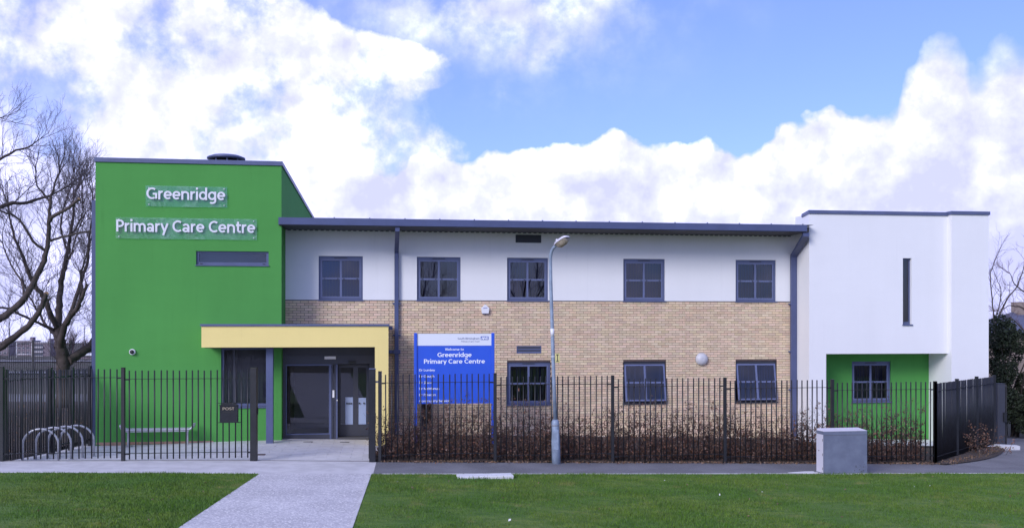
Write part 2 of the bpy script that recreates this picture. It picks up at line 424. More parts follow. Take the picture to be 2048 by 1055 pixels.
def fast_mesh(name, V, F, m, smooth=False):
    """V (n,3), F (k,3 or 4) arrays"""
    V = np.asarray(V, np.float32); F = np.asarray(F, np.int32); k = F.shape[1]
    me = bpy.data.meshes.new(name); me.vertices.add(len(V)); me.vertices.foreach_set('co', V.ravel())
    me.loops.add(F.size); me.loops.foreach_set('vertex_index', F.ravel())
    me.polygons.add(len(F)); me.polygons.foreach_set('loop_start', np.arange(0, F.size, k, dtype=np.int32))
    me.polygons.foreach_set('use_smooth', np.full(len(F), smooth)); me.materials.append(m); me.update(calc_edges=True); me.validate(); return me


def wall(mb, u0, u1, z0, z1, V, holes=(), reveal=.1, axis='u'):
    """flat wall facing -V with rectangular holes and their reveals"""
    us = sorted({u0, u1, *[h[0] for h in holes], *[h[1] for h in holes]}); zs = sorted({z0, z1, *[h[2] for h in holes], *[h[3] for h in holes]})
    P = (lambda u, v, z: (u, v, z)) if axis == 'u' else (lambda u, v, z: (v, u, z))
    for a, b in zip(us, us[1:]):
        for c, d in zip(zs, zs[1:]):
            if any(h[0]-1e-6 <= a and b <= h[1]+1e-6 and h[2]-1e-6 <= c and d <= h[3]+1e-6 for h in holes): continue
            mb.add([P(a, V, c), P(b, V, c), P(b, V, d), P(a, V, d)], [(0, 1, 2, 3)])
    for a, b, c, d in holes:
        for p, q in (((a, c), (b, c)), ((b, c), (b, d)), ((b, d), (a, d)), ((a, d), (a, c))):
            mb.add([P(p[0], V, p[1]), P(q[0], V, q[1]), P(q[0], V+reveal, q[1]), P(p[0], V+reveal, p[1])], [(3, 2, 1, 0)])
    return mb


# humanist sans lettering drawn as strokes: ('L', x0,y0,x1,y1) and ('A', cx,cy,rx,ry,deg0,deg1), cap height 1, then the advance
_B = ('A', .33, .37, .24, .28, 0, 360)
GL = {'a': ([('A', .29, .45, .21, .20, 150, 0), ('L', .50, 0, .50, .46), ('A', .28, .215, .17, .135, 0, 360)], .64), 'c': ([('A', .33, .37, .24, .28, 48, 312)], .55),
      'd': ([_B, ('L', .57, 0, .57, 1.04)], .70), 'e': ([('A', .33, .37, .24, .28, 0, 315), ('L', .14, .37, .60, .37)], .66), 'g': ([_B, ('L', .57, .72, .57, -.06), ('A', .34, -.05, .23, .18, 0, -135)], .70),
      'h': ([('L', .11, 0, .11, 1.04), ('A', .335, .43, .225, .22, 180, 0), ('L', .56, .43, .56, 0)], .69), 'i': ([('L', .11, 0, .11, .72), ('L', .11, .86, .11, 1.04)], .24), 'l': ([('L', .11, 0, .11, 1.04)], .24),
      'm': ([('L', .11, 0, .11, .72), ('A', .30, .44, .19, .21, 180, 0), ('L', .49, .44, .49, 0), ('A', .68, .44, .19, .21, 180, 0), ('L', .87, .44, .87, 0)], .99),
      'n': ([('L', .11, 0, .11, .72), ('A', .335, .43, .225, .22, 180, 0), ('L', .56, .43, .56, 0)], .69), 'o': ([_B], .66), 'r': ([('L', .11, 0, .11, .72), ('A', .37, .40, .26, .25, 178, 88)], .43),
      's': ([('A', .27, .51, .165, .14, 35, 270), ('A', .26, .23, .175, .14, 90, -145)], .52), 't': ([('L', .18, .22, .18, .93), ('A', .34, .23, .16, .14, 180, 290), ('L', .02, .65, .41, .65)], .44),
      'u': ([('L', .11, .72, .11, .31), ('A', .335, .31, .225, .22, 180, 360), ('L', .56, .72, .56, 0)], .69), 'v': ([('L', .06, .72, .28, .03), ('L', .50, .72, .28, .03)], .56), 'y': ([('L', .06, .72, .31, .05), ('L', .54, .72, .20, -.26)], .59),
      'B': ([('L', .12, 0, .12, 1), ('L', .12, .91, .36, .91), ('A', .36, .715, .20, .195, 90, -90), ('L', .36, .52, .12, .52), ('A', .38, .305, .22, .215, 90, -90), ('L', .38, .09, .12, .09)], .70),
      'C': ([('A', .44, .5, .35, .41, 50, 310)], .74), 'D': ([('L', .12, 0, .12, 1), ('L', .12, .91, .32, .91), ('A', .32, .5, .36, .41, 90, -90), ('L', .32, .09, .12, .09)], .80),
      'G': ([('A', .45, .5, .36, .41, 50, 300), ('L', .75, .06, .75, .53), ('L', .50, .46, .75, .46)], .88), 'H': ([('L', .12, 0, .12, 1), ('L', .66, 0, .66, 1), ('L', .12, .5, .66, .5)], .79), 'J': ([('L', .26, 1, .26, .0), ('A', .08, .0, .18, .2, 0, -90)], .40),
      'L': ([('L', .12, 0, .12, 1), ('L', .12, .09, .54, .09)], .56), 'M': ([('L', .13, 0, .13, 1), ('L', .87, 0, .87, 1), ('L', .13, .93, .50, .16), ('L', .87, .93, .50, .16)], 1.0), 'N': ([('L', .12, 0, .12, 1), ('L', .66, 0, .66, 1), ('L', .14, .94, .64, .06)], .79),
      'O': ([('A', .48, .5, .38, .41, 0, 360)], .96), 'P': ([('L', .12, 0, .12, 1), ('L', .12, .91, .32, .91), ('A', .32, .68, .23, .23, 90, -90), ('L', .32, .45, .12, .45)], .64),
      'S': ([('A', .32, .705, .22, .205, 35, 270), ('A', .31, .295, .24, .205, 90, -145)], .64), 'T': ([('L', .30, 0, .30, 1), ('L', .01, .91, .59, .91)], .60), 'W': ([('L', .07, 1, .27, .05), ('L', .49, .95, .27, .05), ('L', .49, .95, .71, .05), ('L', .91, 1, .71, .05)], .98)}


def glyph(ch, w):
    """closed, slightly stepped solids for one letter: x, y in cap heights, z in 0..1 (front)"""
    V = []; F = []
    for k, st in enumerate(GL[ch][0]):
        if st[0] == 'L': pts = [(st[1], st[2]), (st[3], st[4])]
        else:
            n = max(6, int(abs(st[6]-st[5])/18)); pts = [(st[1]+st[3]*math.cos(R(st[5]+(st[6]-st[5])*i/n)), st[2]+st[4]*math.sin(R(st[5]+(st[6]-st[5])*i/n))) for i in range(n+1)]
        loop = abs(pts[0][0]-pts[-1][0])+abs(pts[0][1]-pts[-1][1]) < 1e-5; m = len(pts)-1 if loop else len(pts); b = len(V); zf = 1-.04*k
        for i in range(m):
            p = pts[i]; q0 = pts[(i-1) % m] if loop else pts[max(i-1, 0)]; q1 = pts[(i+1) % m] if loop else pts[min(i+1, m-1)]
            dx, dy = q1[0]-q0[0], q1[1]-q0[1]; l = math.hypot(dx, dy); nx, ny = -dy/l*w/2, dx/l*w/2
            V += [(p[0]+nx, p[1]+ny, 0), (p[0]-nx, p[1]-ny, 0), (p[0]-nx, p[1]-ny, zf), (p[0]+nx, p[1]+ny, zf)]
        for i in range(m if loop else m-1):
            a, c = b+i*4, b+((i+1) % m)*4
            for e in range(4): F.append((a+e, a+(e+1) % 4, c+(e+1) % 4, c+e))
        if not loop: F += [(b+3, b+2, b+1, b), (b+(m-1)*4, b+(m-1)*4+1, b+(m-1)*4+2, b+(m-1)*4+3)]
    return np.array(V, float), F


def letters(body, w=.18, shear=0., gap=.0):
    """[(char, V, F)] advanced along the line from x = 0, and the line's width"""
    out = []; x = 0.
    for ch in body:
        if ch == ' ': x += .30; continue
        V, F = glyph(ch, w); V[:, 0] += x+V[:, 1]*shear; out.append((ch, V, F)); x += GL[ch][1]+gap
    x0 = min(v[:, 0].min() for _, v, _ in out); x1 = max(v[:, 0].max() for _, v, _ in out)
    for _, v, _ in out: v[:, 0] -= x0
    return out, x1-x0


def print_line(body, x0, x1, zb, cap, y, name, m, parent, thick=.003, w=.18, shear=0.):
    """one flat printed line as one mesh on a face looking along -y"""
    L, wd = letters(body, w, shear); mb = MB(); sx = (x1-x0)/wd
    for ch, v, f in L: mb.add([(x0+p[0]*sx, y-p[2]*thick, zb+p[1]*cap) for p in v], f)
    return mb.obj(name, m, parent)


def clip(poly, a, b):
    """keep the part of poly left of the line a->b"""
    out = []
    side = lambda p: (b[0]-a[0])*(p[1]-a[1])-(b[1]-a[1])*(p[0]-a[0])
    for i, p in enumerate(poly):
        q = poly[(i+1) % len(poly)]; sp, sq = side(p), side(q)
        if sp >= 0: out.append(p)
        if sp*sq < 0: t = sp/(sp-sq); out.append((p[0]+(q[0]-p[0])*t, p[1]+(q[1]-p[1])*t))
    return out


# ------------------------------------------------------------------ ground
TH = math.atan(.136); CT, ST = math.cos(TH), math.sin(TH); O = Vector((0, 30.5, 0))
def W(u, v, z=0.): return Vector((O.x+u*CT-v*ST, O.y+u*ST+v*CT, z))
def S(t): t = min(1, max(0, t)); return t*t*(3-2*t)
def H(x, y=0):
    """public side of the site: falls gently to the right"""
    return -.188-.026*min(x, 18) if x > -6.5 else -.019+.013*(-6.5-max(x, -13))
def HF(x, y):
    """forecourt: level, a little lower towards the left corner of the tower"""
    if x > -6.5: return H(x)
    return -.019-.085*S((-6.5-x)/5)*S((y-23.6)/3.6)
def fence_y(x): return 24.37+(.12 if x < -3.3 else .166)*(x+3.3)
EDGE = [(-40, 18.0), (-11.06, 21.55), (-5.54, 21.95), (-3.17, 22.33), (4.45, 23.7), (12.97, 25.3), (40, 30.3)]
def edge_y(x):
    for (a, b), (c, d) in zip(EDGE, EDGE[1:]):
        if x <= c: return b+(d-b)*(x-a)/(c-a)
    return EDGE[-1][1]


def strip(xs, y0, y1, zf, ny=4):
    """sheet between two curves y0(x), y1(x)"""
    mb = MB(); vs = []
    for x in xs:
        for j in range(ny+1):
            y = y0(x)+(y1(x)-y0(x))*j/ny; vs.append((x, y, zf(x, y)))
    n = ny+1
    mb.add(vs, [(i*n+j, (i+1)*n+j, (i+1)*n+j+1, i*n+j+1) for i in range(len(xs)-1) for j in range(ny)])
    return mb


def lin(a, b, n): return [a+(b-a)*i/(n-1) for i in range(n)]


# the far ground: level near the site, dropping to the town on the left beyond the far fence
def hill(x, y):
    d = max(0, y-100)
    return -.09+min(0, H(x))*1.0-.02-min(16.5, d*.030)
gx = lin(-40, -13, 10)[:-1]+lin(-13, 20, 24)[:-1]+lin(20, 45, 6); gx = [-900, -500, -300, -200, -120, -70]+gx+[80, 150, 300, 600, 900]
gy = [-300, -120, -60, -30, -10, 0, 10, 20, 30, 40, 60, 80, 100, 130, 170, 220, 300, 400, 550, 700, 900, 1200]
mb = MB(); n = len(gy)
mb.add([(x, y, hill(x, y)-.05) for x in gx for y in gy], [(i*n+j, (i+1)*n+j, (i+1)*n+j+1, i*n+j+1) for i in range(len(gx)-1) for j in range(n-1)])
mb.obj('ground', M['ground'], kind='structure')

# lawns either side of the path
PL = [(-5.54, 21.95), (-5.30, 14.0), (-4.9, 2.)]
PR = [(-3.17, 22.33), (-2.60, 16.0), (-1.7, 2.)]
def pl_x(y): return -5.54+(21.95-y)*.030
def pr_x(y): return -3.17+(22.33-y)*.088
lawn_l = MB()
rows = lin(-6, 1, 15)
vs = []; NX = 14
for j in range(31):
    t = j/30
    for i in range(NX+1):
        s = i/NX; x = -40+(34.46)*s; ytop = edge_y(x); y = -14+(ytop+14)*t
        xx = x if i < NX else pl_x(y)
        if i == NX: y = -14+(21.95+14)*t; xx = pl_x(y)
        vs.append((xx, y, H(xx)+.012+.02*math.sin(xx*.7+y*.5)*S((21-y)/4)))
lawn_l.add(vs, [(j*(NX+1)+i, j*(NX+1)+i+1, (j+1)*(NX+1)+i+1, (j+1)*(NX+1)+i) for j in range(30) for i in range(NX)])
lawn_l.obj('lawn', M['turf'], kind='structure')
lawn_r = MB(); vs = []
for j in range(31):
    t = j/30
    for i in range(NX+1):
        s = i/NX; x = -3.17+(43.17)*s; ytop = edge_y(x); y = -14+(ytop+14)*t
        if i == 0: y = -14+(22.33+14)*t; xx = pr_x(y)
        else: xx = x+(pr_x(y)-pr_x(22.33))*(1-s)
        vs.append((xx, y, H(xx)+.012+.02*math.sin(xx*.7+y*.5)*S((21-y)/4)))
lawn_r.add(vs, [(j*(NX+1)+i, j*(NX+1)+i+1, (j+1)*(NX+1)+i+1, (j+1)*(NX+1)+i) for j in range(30) for i in range(NX)])
lawn_r.obj('lawn', M['turf'], kind='structure')

# footpath: pale to the left of the gate, asphalt to the right, and the path over the lawn
def bnd(y): return -3.30+(24.3-y)*.10                                 # slanting joint between the two
xs = lin(-40, -3.3, 40)
pm = strip(xs, edge_y, lambda x: fence_y(x)+.03, lambda x, y: H(x)+.004, 3)
pm.v = [(x+(bnd(y)+3.3) if x > -3.31 else x, y, z) for x, y, z in pm.v]
pm.obj('footpath', M['concrete'], kind='structure')
am = strip(lin(-3.3, 11.0, 26)+lin(12, 40, 15), edge_y, lambda x: fence_y(x)-.02 if x < 11.3 else fence_y(11.3)-.02+min(7.5, (x-11.3)*1.6), lambda x, y: H(x)+.003, 6)
am.v = [(x+(bnd(y)+3.3) if x < -3.29 else x, y, z) for x, y, z in am.v]
am.obj('asphalt_path', M['asphalt'], kind='structure')
mb = MB(); vs = []
for j in range(25):
    y = -14+(22.36+14)*j/24
    for s in (0, .5, 1):
        yy = y if j < 24 else edge_y(pl_x(21.95)+(pr_x(22.33)-pl_x(21.95))*s)
        xx = pl_x(yy)+(pr_x(yy)-pl_x(yy))*s; vs.append((xx, yy, H(xx)+.016))
mb.add(vs, [(j*3+i, j*3+i+1, (j+1)*3+i+1, (j+1)*3+i) for j in range(24) for i in range(2)])
mb.obj('lawn_path', M['path'], kind='structure')
# edging: along the lawn path's right side, along the asphalt, and a strip coloured dark as the shadow line at the front fence's foot
mb = MB()
for y0, y1 in zip(lin(2, 22.2, 23), lin(2, 22.2, 23)[1:]):
    y1 -= .012
    p = [(pr_x(y0)-.02, y0), (pr_x(y0)+.035, y0), (pr_x(y1)+.035, y1), (pr_x(y1)-.02, y1)]
    mb.slab(p, lambda x, y: H(x)-.05, lambda x, y: H(x)+.034)
mb.obj('path_edging', M['concrete'], kind='structure')
mb = MB()
for x0, x1 in zip(lin(-2.9, 26, 33), lin(-2.9, 26, 33)[1:]):
    p = [(x0, edge_y(x0)-.03), (x1-.012, edge_y(x1)-.03), (x1-.012, edge_y(x1)+.025), (x0, edge_y(x0)+.025)]
    mb.slab(p, lambda x, y: H(x)-.05, lambda x, y: H(x)+.022)
mb.obj('footpath_edging', M['concrete'], kind='structure')
mb = MB()
for x0, x1 in zip(lin(-12.4, -3.35, 12), lin(-12.4, -3.35, 12)[1:]):
    p = [(x0, fence_y(x0)+.02), (x1-.01, fence_y(x1)+.02), (x1-.01, fence_y(x1)+.075), (x0, fence_y(x0)+.075)]
    mb.slab(p, lambda x, y: H(x)-.08, lambda x, y: H(x)+.012)
mb.obj('fence_shadow_edging', M['bedding'], kind='structure')  # edging whose dark colour holds the shadow along the step

# forecourt: bedding sheet plus slabs laid in running bond, cut along the fence line and the walls
fc = empty('forecourt'); tag(fc, kind='structure')
fb = strip(lin(-12.3, -3.3, 20), lambda x: fence_y(x)+.07, lambda x: W(0, 0).y+x*.136+.0, lambda x, y: HF(x, y)-.012, 10).obj('bedding', M['bedding'], fc)
SLW, SLD, GAP = .60, .30, .007
fa = (W(-14, 0)); nsl = 0
# frame along the fence so that the rows run parallel to it
fx0, fy0 = -12.3, fence_y(-12.3)+.075; fdx, fdy = 1/math.hypot(1, .12), .12/math.hypot(1, .12)
bx = [(W(-13, -1.24).x, W(-13, -1.24).y), (W(-6.75, -1.24).x, W(-6.75, -1.24).y)]
bx2 = [(W(-6.75, -.6).x, W(-6.75, -.6).y), (W(-3, -.6).x, W(-3, -.6).y)]
slab_mb_rest = MB()
for r in range(18):
    for k in range(-1, 17):
        a0 = k*SLW+(SLW/2 if r % 2 else 0); b0 = r*SLD
        q = [(a0, b0), (a0+SLW-GAP, b0), (a0+SLW-GAP, b0+SLD-GAP), (a0, b0+SLD-GAP)]
        p = [(fx0+a*fdx-b*fdy, fy0+a*fdy+b*fdx) for a, b in q]
        cx = sum(v[0] for v in p)/4
        p = clip(p, (-12.0, 100), (-12.0, 0)) if cx < -11 else p
        if len(p) > 2: p = clip(p, (-3.42, 20), (-3.55, 30))
        if len(p) > 2: p = clip(p, *reversed(bx)) if cx < W(-6.75, -1.2).x else clip(p, *reversed(bx2))
        if len(p) < 3: continue
        area = abs(sum(p[i][0]*p[(i+1) % len(p)][1]-p[(i+1) % len(p)][0]*p[i][1] for i in range(len(p))))/2
        if area < .01: continue
        dz = random.uniform(-.0015, .0025)
        MB().slab(p, lambda x, y: HF(x, y)-.04, lambda x, y: HF(x, y)+dz).obj('paving_slab', M['paver'], fc); nsl += 1
print('slabs', nsl)

# planting bed behind the right-hand fence and the pale margin along the wall
strip(lin(-3.45, 11.2, 24), lambda x: fence_y(x)-.02, lambda x: 30.5+.136*x-.55-(1.1 if x > 9.0 else 0), lambda x, y: H(x)+.03+.10*S((y-fence_y(x))/1.2)-.02*math.sin(x*3), 6).obj('planting_bed', M['soil'], kind='structure')
strip(lin(-3.45, 15, 24), lambda x: 30.5+.136*x-.6-(1.1 if x > 9.0 else 0), lambda x: 30.5+.136*x+.05, lambda x, y: H(x)+.075, 1).obj('wall_margin', M['slab'], kind='structure')
strip(lin(11.15, 15.2, 12), lambda x: fence_y(11.3)+(x-11.34)*1.17-.02, lambda x: 30.5+.136*x-1.4, lambda x, y: H(x)+.03, 5).obj('planting_bed', M['soil'], kind='structure')
# leaf bank outside the return fence on the right, and its kerb stone
mb = MB(); vs = []
for i in range(13):
    t = i/12; x = 11.35+3.85*t; y = 26.75+4.35*t
    for j in range(5):
        s = j/4; px = x+(.85*math.sin(math.pi*min(1, t*.8+.12)))*s*.40; py = y-.55*s*math.sin(math.pi*min(1, t*.8+.12))
        vs.append((px, py, H(px)+.03+.07*(1-s)*S(t*3)))
mb.add(vs, [(i*5+j, i*5+j+1, (i+1)*5+j+1, (i+1)*5+j) for i in range(12) for j in range(4)])
mb.obj('leaf_bank', M['soil'], kind='structure')
strip(lin(-60, -12.1, 20), lambda x: fence_y(x)+.1, lambda x: 43., lambda x, y: -.03, 4).obj('leaf_litter_ground', M['soil'], kind='structure')
for y0, y1 in ((43.5, 48.5), (70, 72.5), (93, 97)):
    strip(lin(-70, -8, 12), lambda x: y0, lambda x: y1, lambda x, y: hill(x, y)+.03, 1).obj('far_path', M['asphalt'], kind='structure')
mb = MB()
for a, b, c, d in (((14.95, 30.55), (15.6, 30.7), (15.65, 31.0), (15.0, 31.2)),):
    mb.slab([a, b, c, d], lambda x, y: H(x)-.05, lambda x, y: H(x)+.12)
tag(mb.obj('kerb_stone', M['slab']), 'white kerb stone at the foot of the far right gate post', 'kerb stone')

# ------------------------------------------------------------------ the building
bld = empty('health_centre', O, TH, 'two-storey health centre with green tower, buff brick middle and white end block', 'building')

WIN_UP = [(-5.80, -4.50), (-2.89, -1.57), (-.15, 1.12), (3.48, 4.81), (7.10, 8.43)]
WIN_LO = [(-.15, 1.19), (3.48, 4.84), (7.10, 8.45)]
ZU = (3.99, 5.29); ZL = (.82, 2.11)
# upper white wall
up = MB(); wall(up, -6.77, 9.08, 3.985, 6.14, 0, [(a, b, *ZU) for a, b in WIN_UP], .12).obj('upper_wall', M['white'], bld)
MB().box(-6.77, 9.08, -.014, .03, 3.962, 3.985).obj('render_stop_bead', M['darkframe'], bld)
# brick wall: mortar sheet, every brick proud of it
lo_holes = [(a, b, *ZL) for a, b in WIN_LO]+[(-2.75, -2.42, .1, 1.25)]
bw = wall(MB(), -4.0, 9.08, -.6, 3.962, .006, lo_holes, .14)
wall(bw, -6.77, -4.0, 2.9, 3.962, .006); wall(bw, -4.0-.17, -4.0, -.6, 2.9, .006)
brick_wall = bw.obj('brick_wall', M['mortar'], bld)
BL, BH, PIT, CRS = .2145, .0640, .225, .075
cells = []
nc = int((3.962+.45)/CRS)
for r in range(nc):
    z1 = 3.957-r*CRS; z0 = z1-BH
    off = -6.77+(PIT/2 if r % 2 else 0)-PIT
    for k in range(75):
        a, b = off+k*PIT, off+k*PIT+BL
        a, b = max(a, -6.765), min(b, 9.075)
        segs = [(a, b)] if b-a > .03 else []
        for h in lo_holes+[(-6.8, -4.17, -1, 2.93)]:
            if z0 < h[3]-.004 and z1 > h[2]+.004:
                nx = []
                for s, e in segs:
                    if s < h[0]-.02: nx.append((s, min(e, h[0]-.004)))
                    if e > h[1]+.02: nx.append((max(s, h[1]+.004), e))
                    if False: pass
                segs = [(s, e) for s, e in nx if e-s > .012]
        for jx in (-3.71, 5.45):                                      # movement joints
            segs = [q for s, e in segs for q in ([(s, jx-.003), (jx+.003, e)] if s < jx < e else [(s, e)]) if q[1]-q[0] > .008]
        for s, e in segs: cells.append((s, e, z0, z1))
def bdist(c):
    p = W((c[0]+c[1])/2, 0, (c[2]+c[3])/2); hid = -4.2 < c[0] < -3.4 and c[2] < 3.3
    return (p-camo.location).length+(50 if hid or c[1]-c[0] < .2 or c[2] < 2.2 or (c[0] < -3.9 and c[2] < 3.28) else 0)
cells.sort(key=bdist)
bricks_mesh = MB().bbox(0, BL, -.009, .012, 0, BH, .003).mesh('brick', M['brick'])
for c in cells[:300]:
    o = place(bricks_mesh, 'brick', brick_wall, (c[0], random.uniform(-.0012, .0012), c[2])); o.scale = ((c[1]-c[0])/BL, 1, 1)
V = []; F = []
bb = MB().box(0, 1, 0, 1, 0, 1)
bv = np.array(bb.v); bf = np.array(bb.f)
for c in cells[300:]:
    yo = random.uniform(-.0105, -.0075)
    F.append(bf+len(V)*8); V.append(np.array([c[0], yo, c[2]])+bv*np.array([c[1]-c[0], .02-yo-.008, c[3]-c[2]]))
bo = bpy.data.objects.new('brickwork', fast_mesh('brickwork', np.concatenate(V), np.concatenate(F), M['brick'])); C.objects.link(bo); bo.parent = brick_wall
bo['kind'] = 'stuff'
print('bricks', len(cells))

# roof edge
MB().box(-6.84, 8.85, -1.37, -1.33, 6.075, 6.275).obj('fascia', M['pipe'], bld)
MB().box(-6.84, 8.85, -1.33, .02, 6.055, 6.075).obj('soffit', M['soffit'], bld)
rf = MB(); rf.add([(-6.84, -1.36, 6.277), (9.07, -1.36, 6.277), (9.07, 12, 6.05), (-6.7, 12, 6.05)], [(0, 1, 2, 3)]); roof = rf.obj('roof', M['frame'], bld)
g = MB()
for i in range(98): g.box(-6.7+i*.16, -6.7+i*.16+.09, -.03, .0, 6.036, 6.056)
go = g.obj('roof_profile', M['soffit'], bld); go['kind'] = 'stuff'
clipm = MB().box(0, .03, -.02, .02, 0, .022).mesh('gutter_clip', M['frame'])
for i in range(15): place(clipm, 'gutter_clip', roof, (-5.3+i*1.0, -1.36, 6.277))

# louvres
def louvre(u0, u1, z0, z1, n, name):
    o = MB().box(u0, u1, -.018, .03, z0, z0+.025).box(u0, u1, -.018, .03, z1-.025, z1).box(u0, u0+.025, -.018, .03, z0+.025, z1-.025).box(u1-.025, u1, -.018, .03, z0+.025, z1-.025).box(u0+.025, u1-.025, .0, .03, z0+.025, z1-.025).obj('ventilation_louvre', M[name], bld)
    MB().box(u0+.025, u1-.025, -.0105, -.0005, z0+.025, z1-.025).obj('backing', M['louvre'], o)
    for i in range(n):
        z = z0+.03+(z1-z0-.06)*i/n; h = (z1-z0-.06)/n*.75
        MB().add([(u0+.026, -.016, z), (u1-.026, -.016, z), (u1-.026, -.002, z+h), (u0+.026, -.002, z+h), (u0+.026, -.016, z-.006), (u1-.026, -.016, z-.006)], [(0, 1, 2, 3), (4, 5, 1, 0)]).obj('slat', M[name], o)
louvre(.11, .90, 5.75, 5.99, 5, 'louvre'); louvre(.14, .90, 2.375, 2.60, 2, 'frame')

# windows
def window(u0, u1, z0, z1, V, open_=0., tilt=0., blind=.5, mname='frame', sill=True, seed=0):
    rs = random.Random(seed); w = u1-u0; h = z1-z0; fw = .055
    y0 = V+.055; f = MB(); fm = mname
    if open_: fw = .032; fm = 'darkframe'  # open window: frame and sill coloured dark to stand for the shaded gap
    f.box(u0, u1, y0, y0+.06, z0, z0+.05).box(u0, u1, y0, y0+.06, z1-.085, z1).box(u0, u0+fw, y0, y0+.06, z0+.05, z1-.085).box(u1-fw, u1, y0, y0+.06, z0+.05, z1-.085)
    fr = f.obj('window', M[fm], bld)
    if sill: MB().bbox(u0-.03, u1+.03, V-.05, V+.115, z0-.035, z0+.0, .006).obj('sill', M[fm], fr)
    MB().box((u0+u1)/2-.19, (u0+u1)/2+.19, y0-.014, y0-.001, z1-.062, z1-.038).obj('trickle_vent', M['louvre'], fr)
    # the sash hangs from its top edge
    a0, a1, b0, b1 = u0+fw+.004, u1-fw-.004, z0+.054, z1-.089
    cu, cz = (a0+a1)/2, b0+(b1-b0)*.5; sw = .048; ys = y0-.012 if open_ else y0+.006
    mtx = Matrix.Translation((0, ys, b1)) @ Matrix.Rotation(-R(open_), 4, 'X') @ Matrix.Translation((0, -ys, -b1))
    s = MB().box(a0, a1, ys, ys+.05, b0, b0+sw).box(a0, a1, ys, ys+.05, b1-sw, b1).box(a0, a0+sw, ys, ys+.05, b0+sw, b1-sw).box(a1-sw, a1, ys, ys+.05, b0+sw, b1-sw)
    s.box(cu-.03, cu+.03, ys-.004, ys+.046, b0+sw, b1-sw).box(a0+sw, cu-.03, ys-.002, ys+.048, cz-.026, cz+.026).box(cu+.03, a1-sw, ys-.002, ys+.048, cz-.026, cz+.026)
    s.turn(mtx).obj('sash', M['sash'], fr)
    for x in (a0+sw+.06, cu-.03-.06, cu+.03+.06, a1-sw-.06):
        MB().box(x-.022, x+.022, ys-.016, ys-.003, cz-.009, cz+.009).turn(mtx).obj('handle', M['black'], fr)
    for pa, pb in ((a0+sw, cu-.03), (cu+.03, a1-sw)):
        for qa, qb in ((b0+sw, cz-.026), (cz+.026, b1-sw)):
            tl = R(tilt+rs.uniform(-.35, .35)); tz = R(rs.uniform(-.3, .3)); cx, cy, c3 = (pa+pb)/2, ys+.026, (qa+qb)/2
            pm_ = MB().add([(pa, cy, qa), (pb, cy, qa), (pb, cy, qb), (pa, cy, qb)], [(0, 1, 2, 3)])
            pm_.turn(mtx @ Matrix.Translation((cx, cy, c3)) @ Matrix.Rotation(tl, 4, 'X') @ Matrix.Rotation(tz, 4, 'Z') @ Matrix.Translation((-cx, -cy, -c3)))
            pm_.obj('pane', M['glass'], fr)
    if blind:
        b = MB(); x = u0+.08; ang = rs.uniform(.25, .7)
        while x < u1-.1:
            if rs.random() < blind:
                c, d = .042*math.cos(ang), .042*math.sin(ang)
                b.add([(x-c, V+.27-d, z0+.03), (x+c, V+.27+d, z0+.03), (x+c, V+.27+d, z1-.1), (x-c, V+.27-d, z1-.1)], [(0, 1, 2, 3)])
            x += .089
        if b.v: b.obj('blind', M['blind'], fr)
    return fr
for i, ((a, b), tl, bl) in enumerate(zip(WIN_UP, (-4., .0, .0, -.3, -.8), (1., .8, .9, 1., 1.))): window(a, b, *ZU, 0, 0, tl, bl, seed=i)
for i, ((a, b), op, bl) in enumerate(zip(WIN_LO, (0, 11, 11), (.7, .5, .9))): window(a, b, *ZL, 0, op, 0, bl, seed=20+i)
# low narrow door light beside the sign
nd = MB().box(-2.75, -2.42, .06, .12, .1, .16).box(-2.75, -2.42, .06, .12, 1.19, 1.25).box(-2.75, -2.70, .06, .12, .16, 1.19).box(-2.47, -2.42, .06, .12, .16, 1.19).obj('window', M['darkframe'], bld, label='low narrow window behind the sign')
MB().add([(-2.70, .09, .16), (-2.47, .09, .16), (-2.47, .09, 1.19), (-2.70, .09, 1.19)], [(0, 1, 2, 3)]).obj('pane', M['glass'], nd)
# dim rooms behind
iw = MB()
for z in (-.02, 2.95, 3.1, 5.95): iw.box(-6.7, 9.0, .15, 4.2, z-.02, z+.02)
iw.obj('interior_floor', M['insidefloor'], bld)
iw = MB().box(-6.7, 9.0, 4.2, 4.25, -.1, 6.0)
for u in (-6.7, -3.7, -1.0, 2.2, 5.9, 9.0): iw.box(u-.04, u+.04, .15, 4.2, 0, 5.95)
iw.obj('interior_wall', M['inside'], bld)

# downpipes
def downpipe(u, w, top, zb, brk, xo=0.):
    p = MB().bbox(u-w/2, u+w/2, -.13, -.03, zb, top-.62, .01)
    p.add([(u+xo-w/2, -1.29, 6.05), (u+xo+w/2, -1.29, 6.05), (u+xo+w/2, -1.29, 5.93), (u+xo-w/2, -1.29, 5.93),
           (u+xo-w/2, -1.18, 6.05), (u+xo+w/2, -1.18, 6.05), (u+xo+w/2, -1.18, 5.98), (u+xo-w/2, -1.18, 5.98),
           (u-w/2, -.13, top-.66), (u+w/2, -.13, top-.66), (u+w/2, -.03, top-.60), (u-w/2, -.03, top-.60)],
          [(0, 1, 2, 3)[::-1], (0, 3, 7, 4), (1, 5, 6, 2), (3, 2, 9, 8), (7, 11, 10, 6), (3, 8, 11, 7), (2, 6, 10, 9)])
    d = p.obj('downpipe', M['pipe'], bld)
    for z in brk: MB().box(u-w/2-.055, u+w/2+.055, -.10, -.001, z-.022, z+.022).obj('bracket', M['pipe'], d)
    return d
d1 = downpipe(-3.50, .125, 6.05, -.1, (3.88, 2.93))
MB().bbox(-3.60, -3.39, -.16, -.02, 2.38, 2.50, .008).obj('pipe_collar', M['pipe'], d1)
MB().box(-3.77, -3.60, -.13, -.05, 2.39, 2.49).obj('branch_pipe', M['pipe'], d1)
downpipe(8.98, .19, 6.05, -.5, (3.90, 2.4, 1.2), -.12)

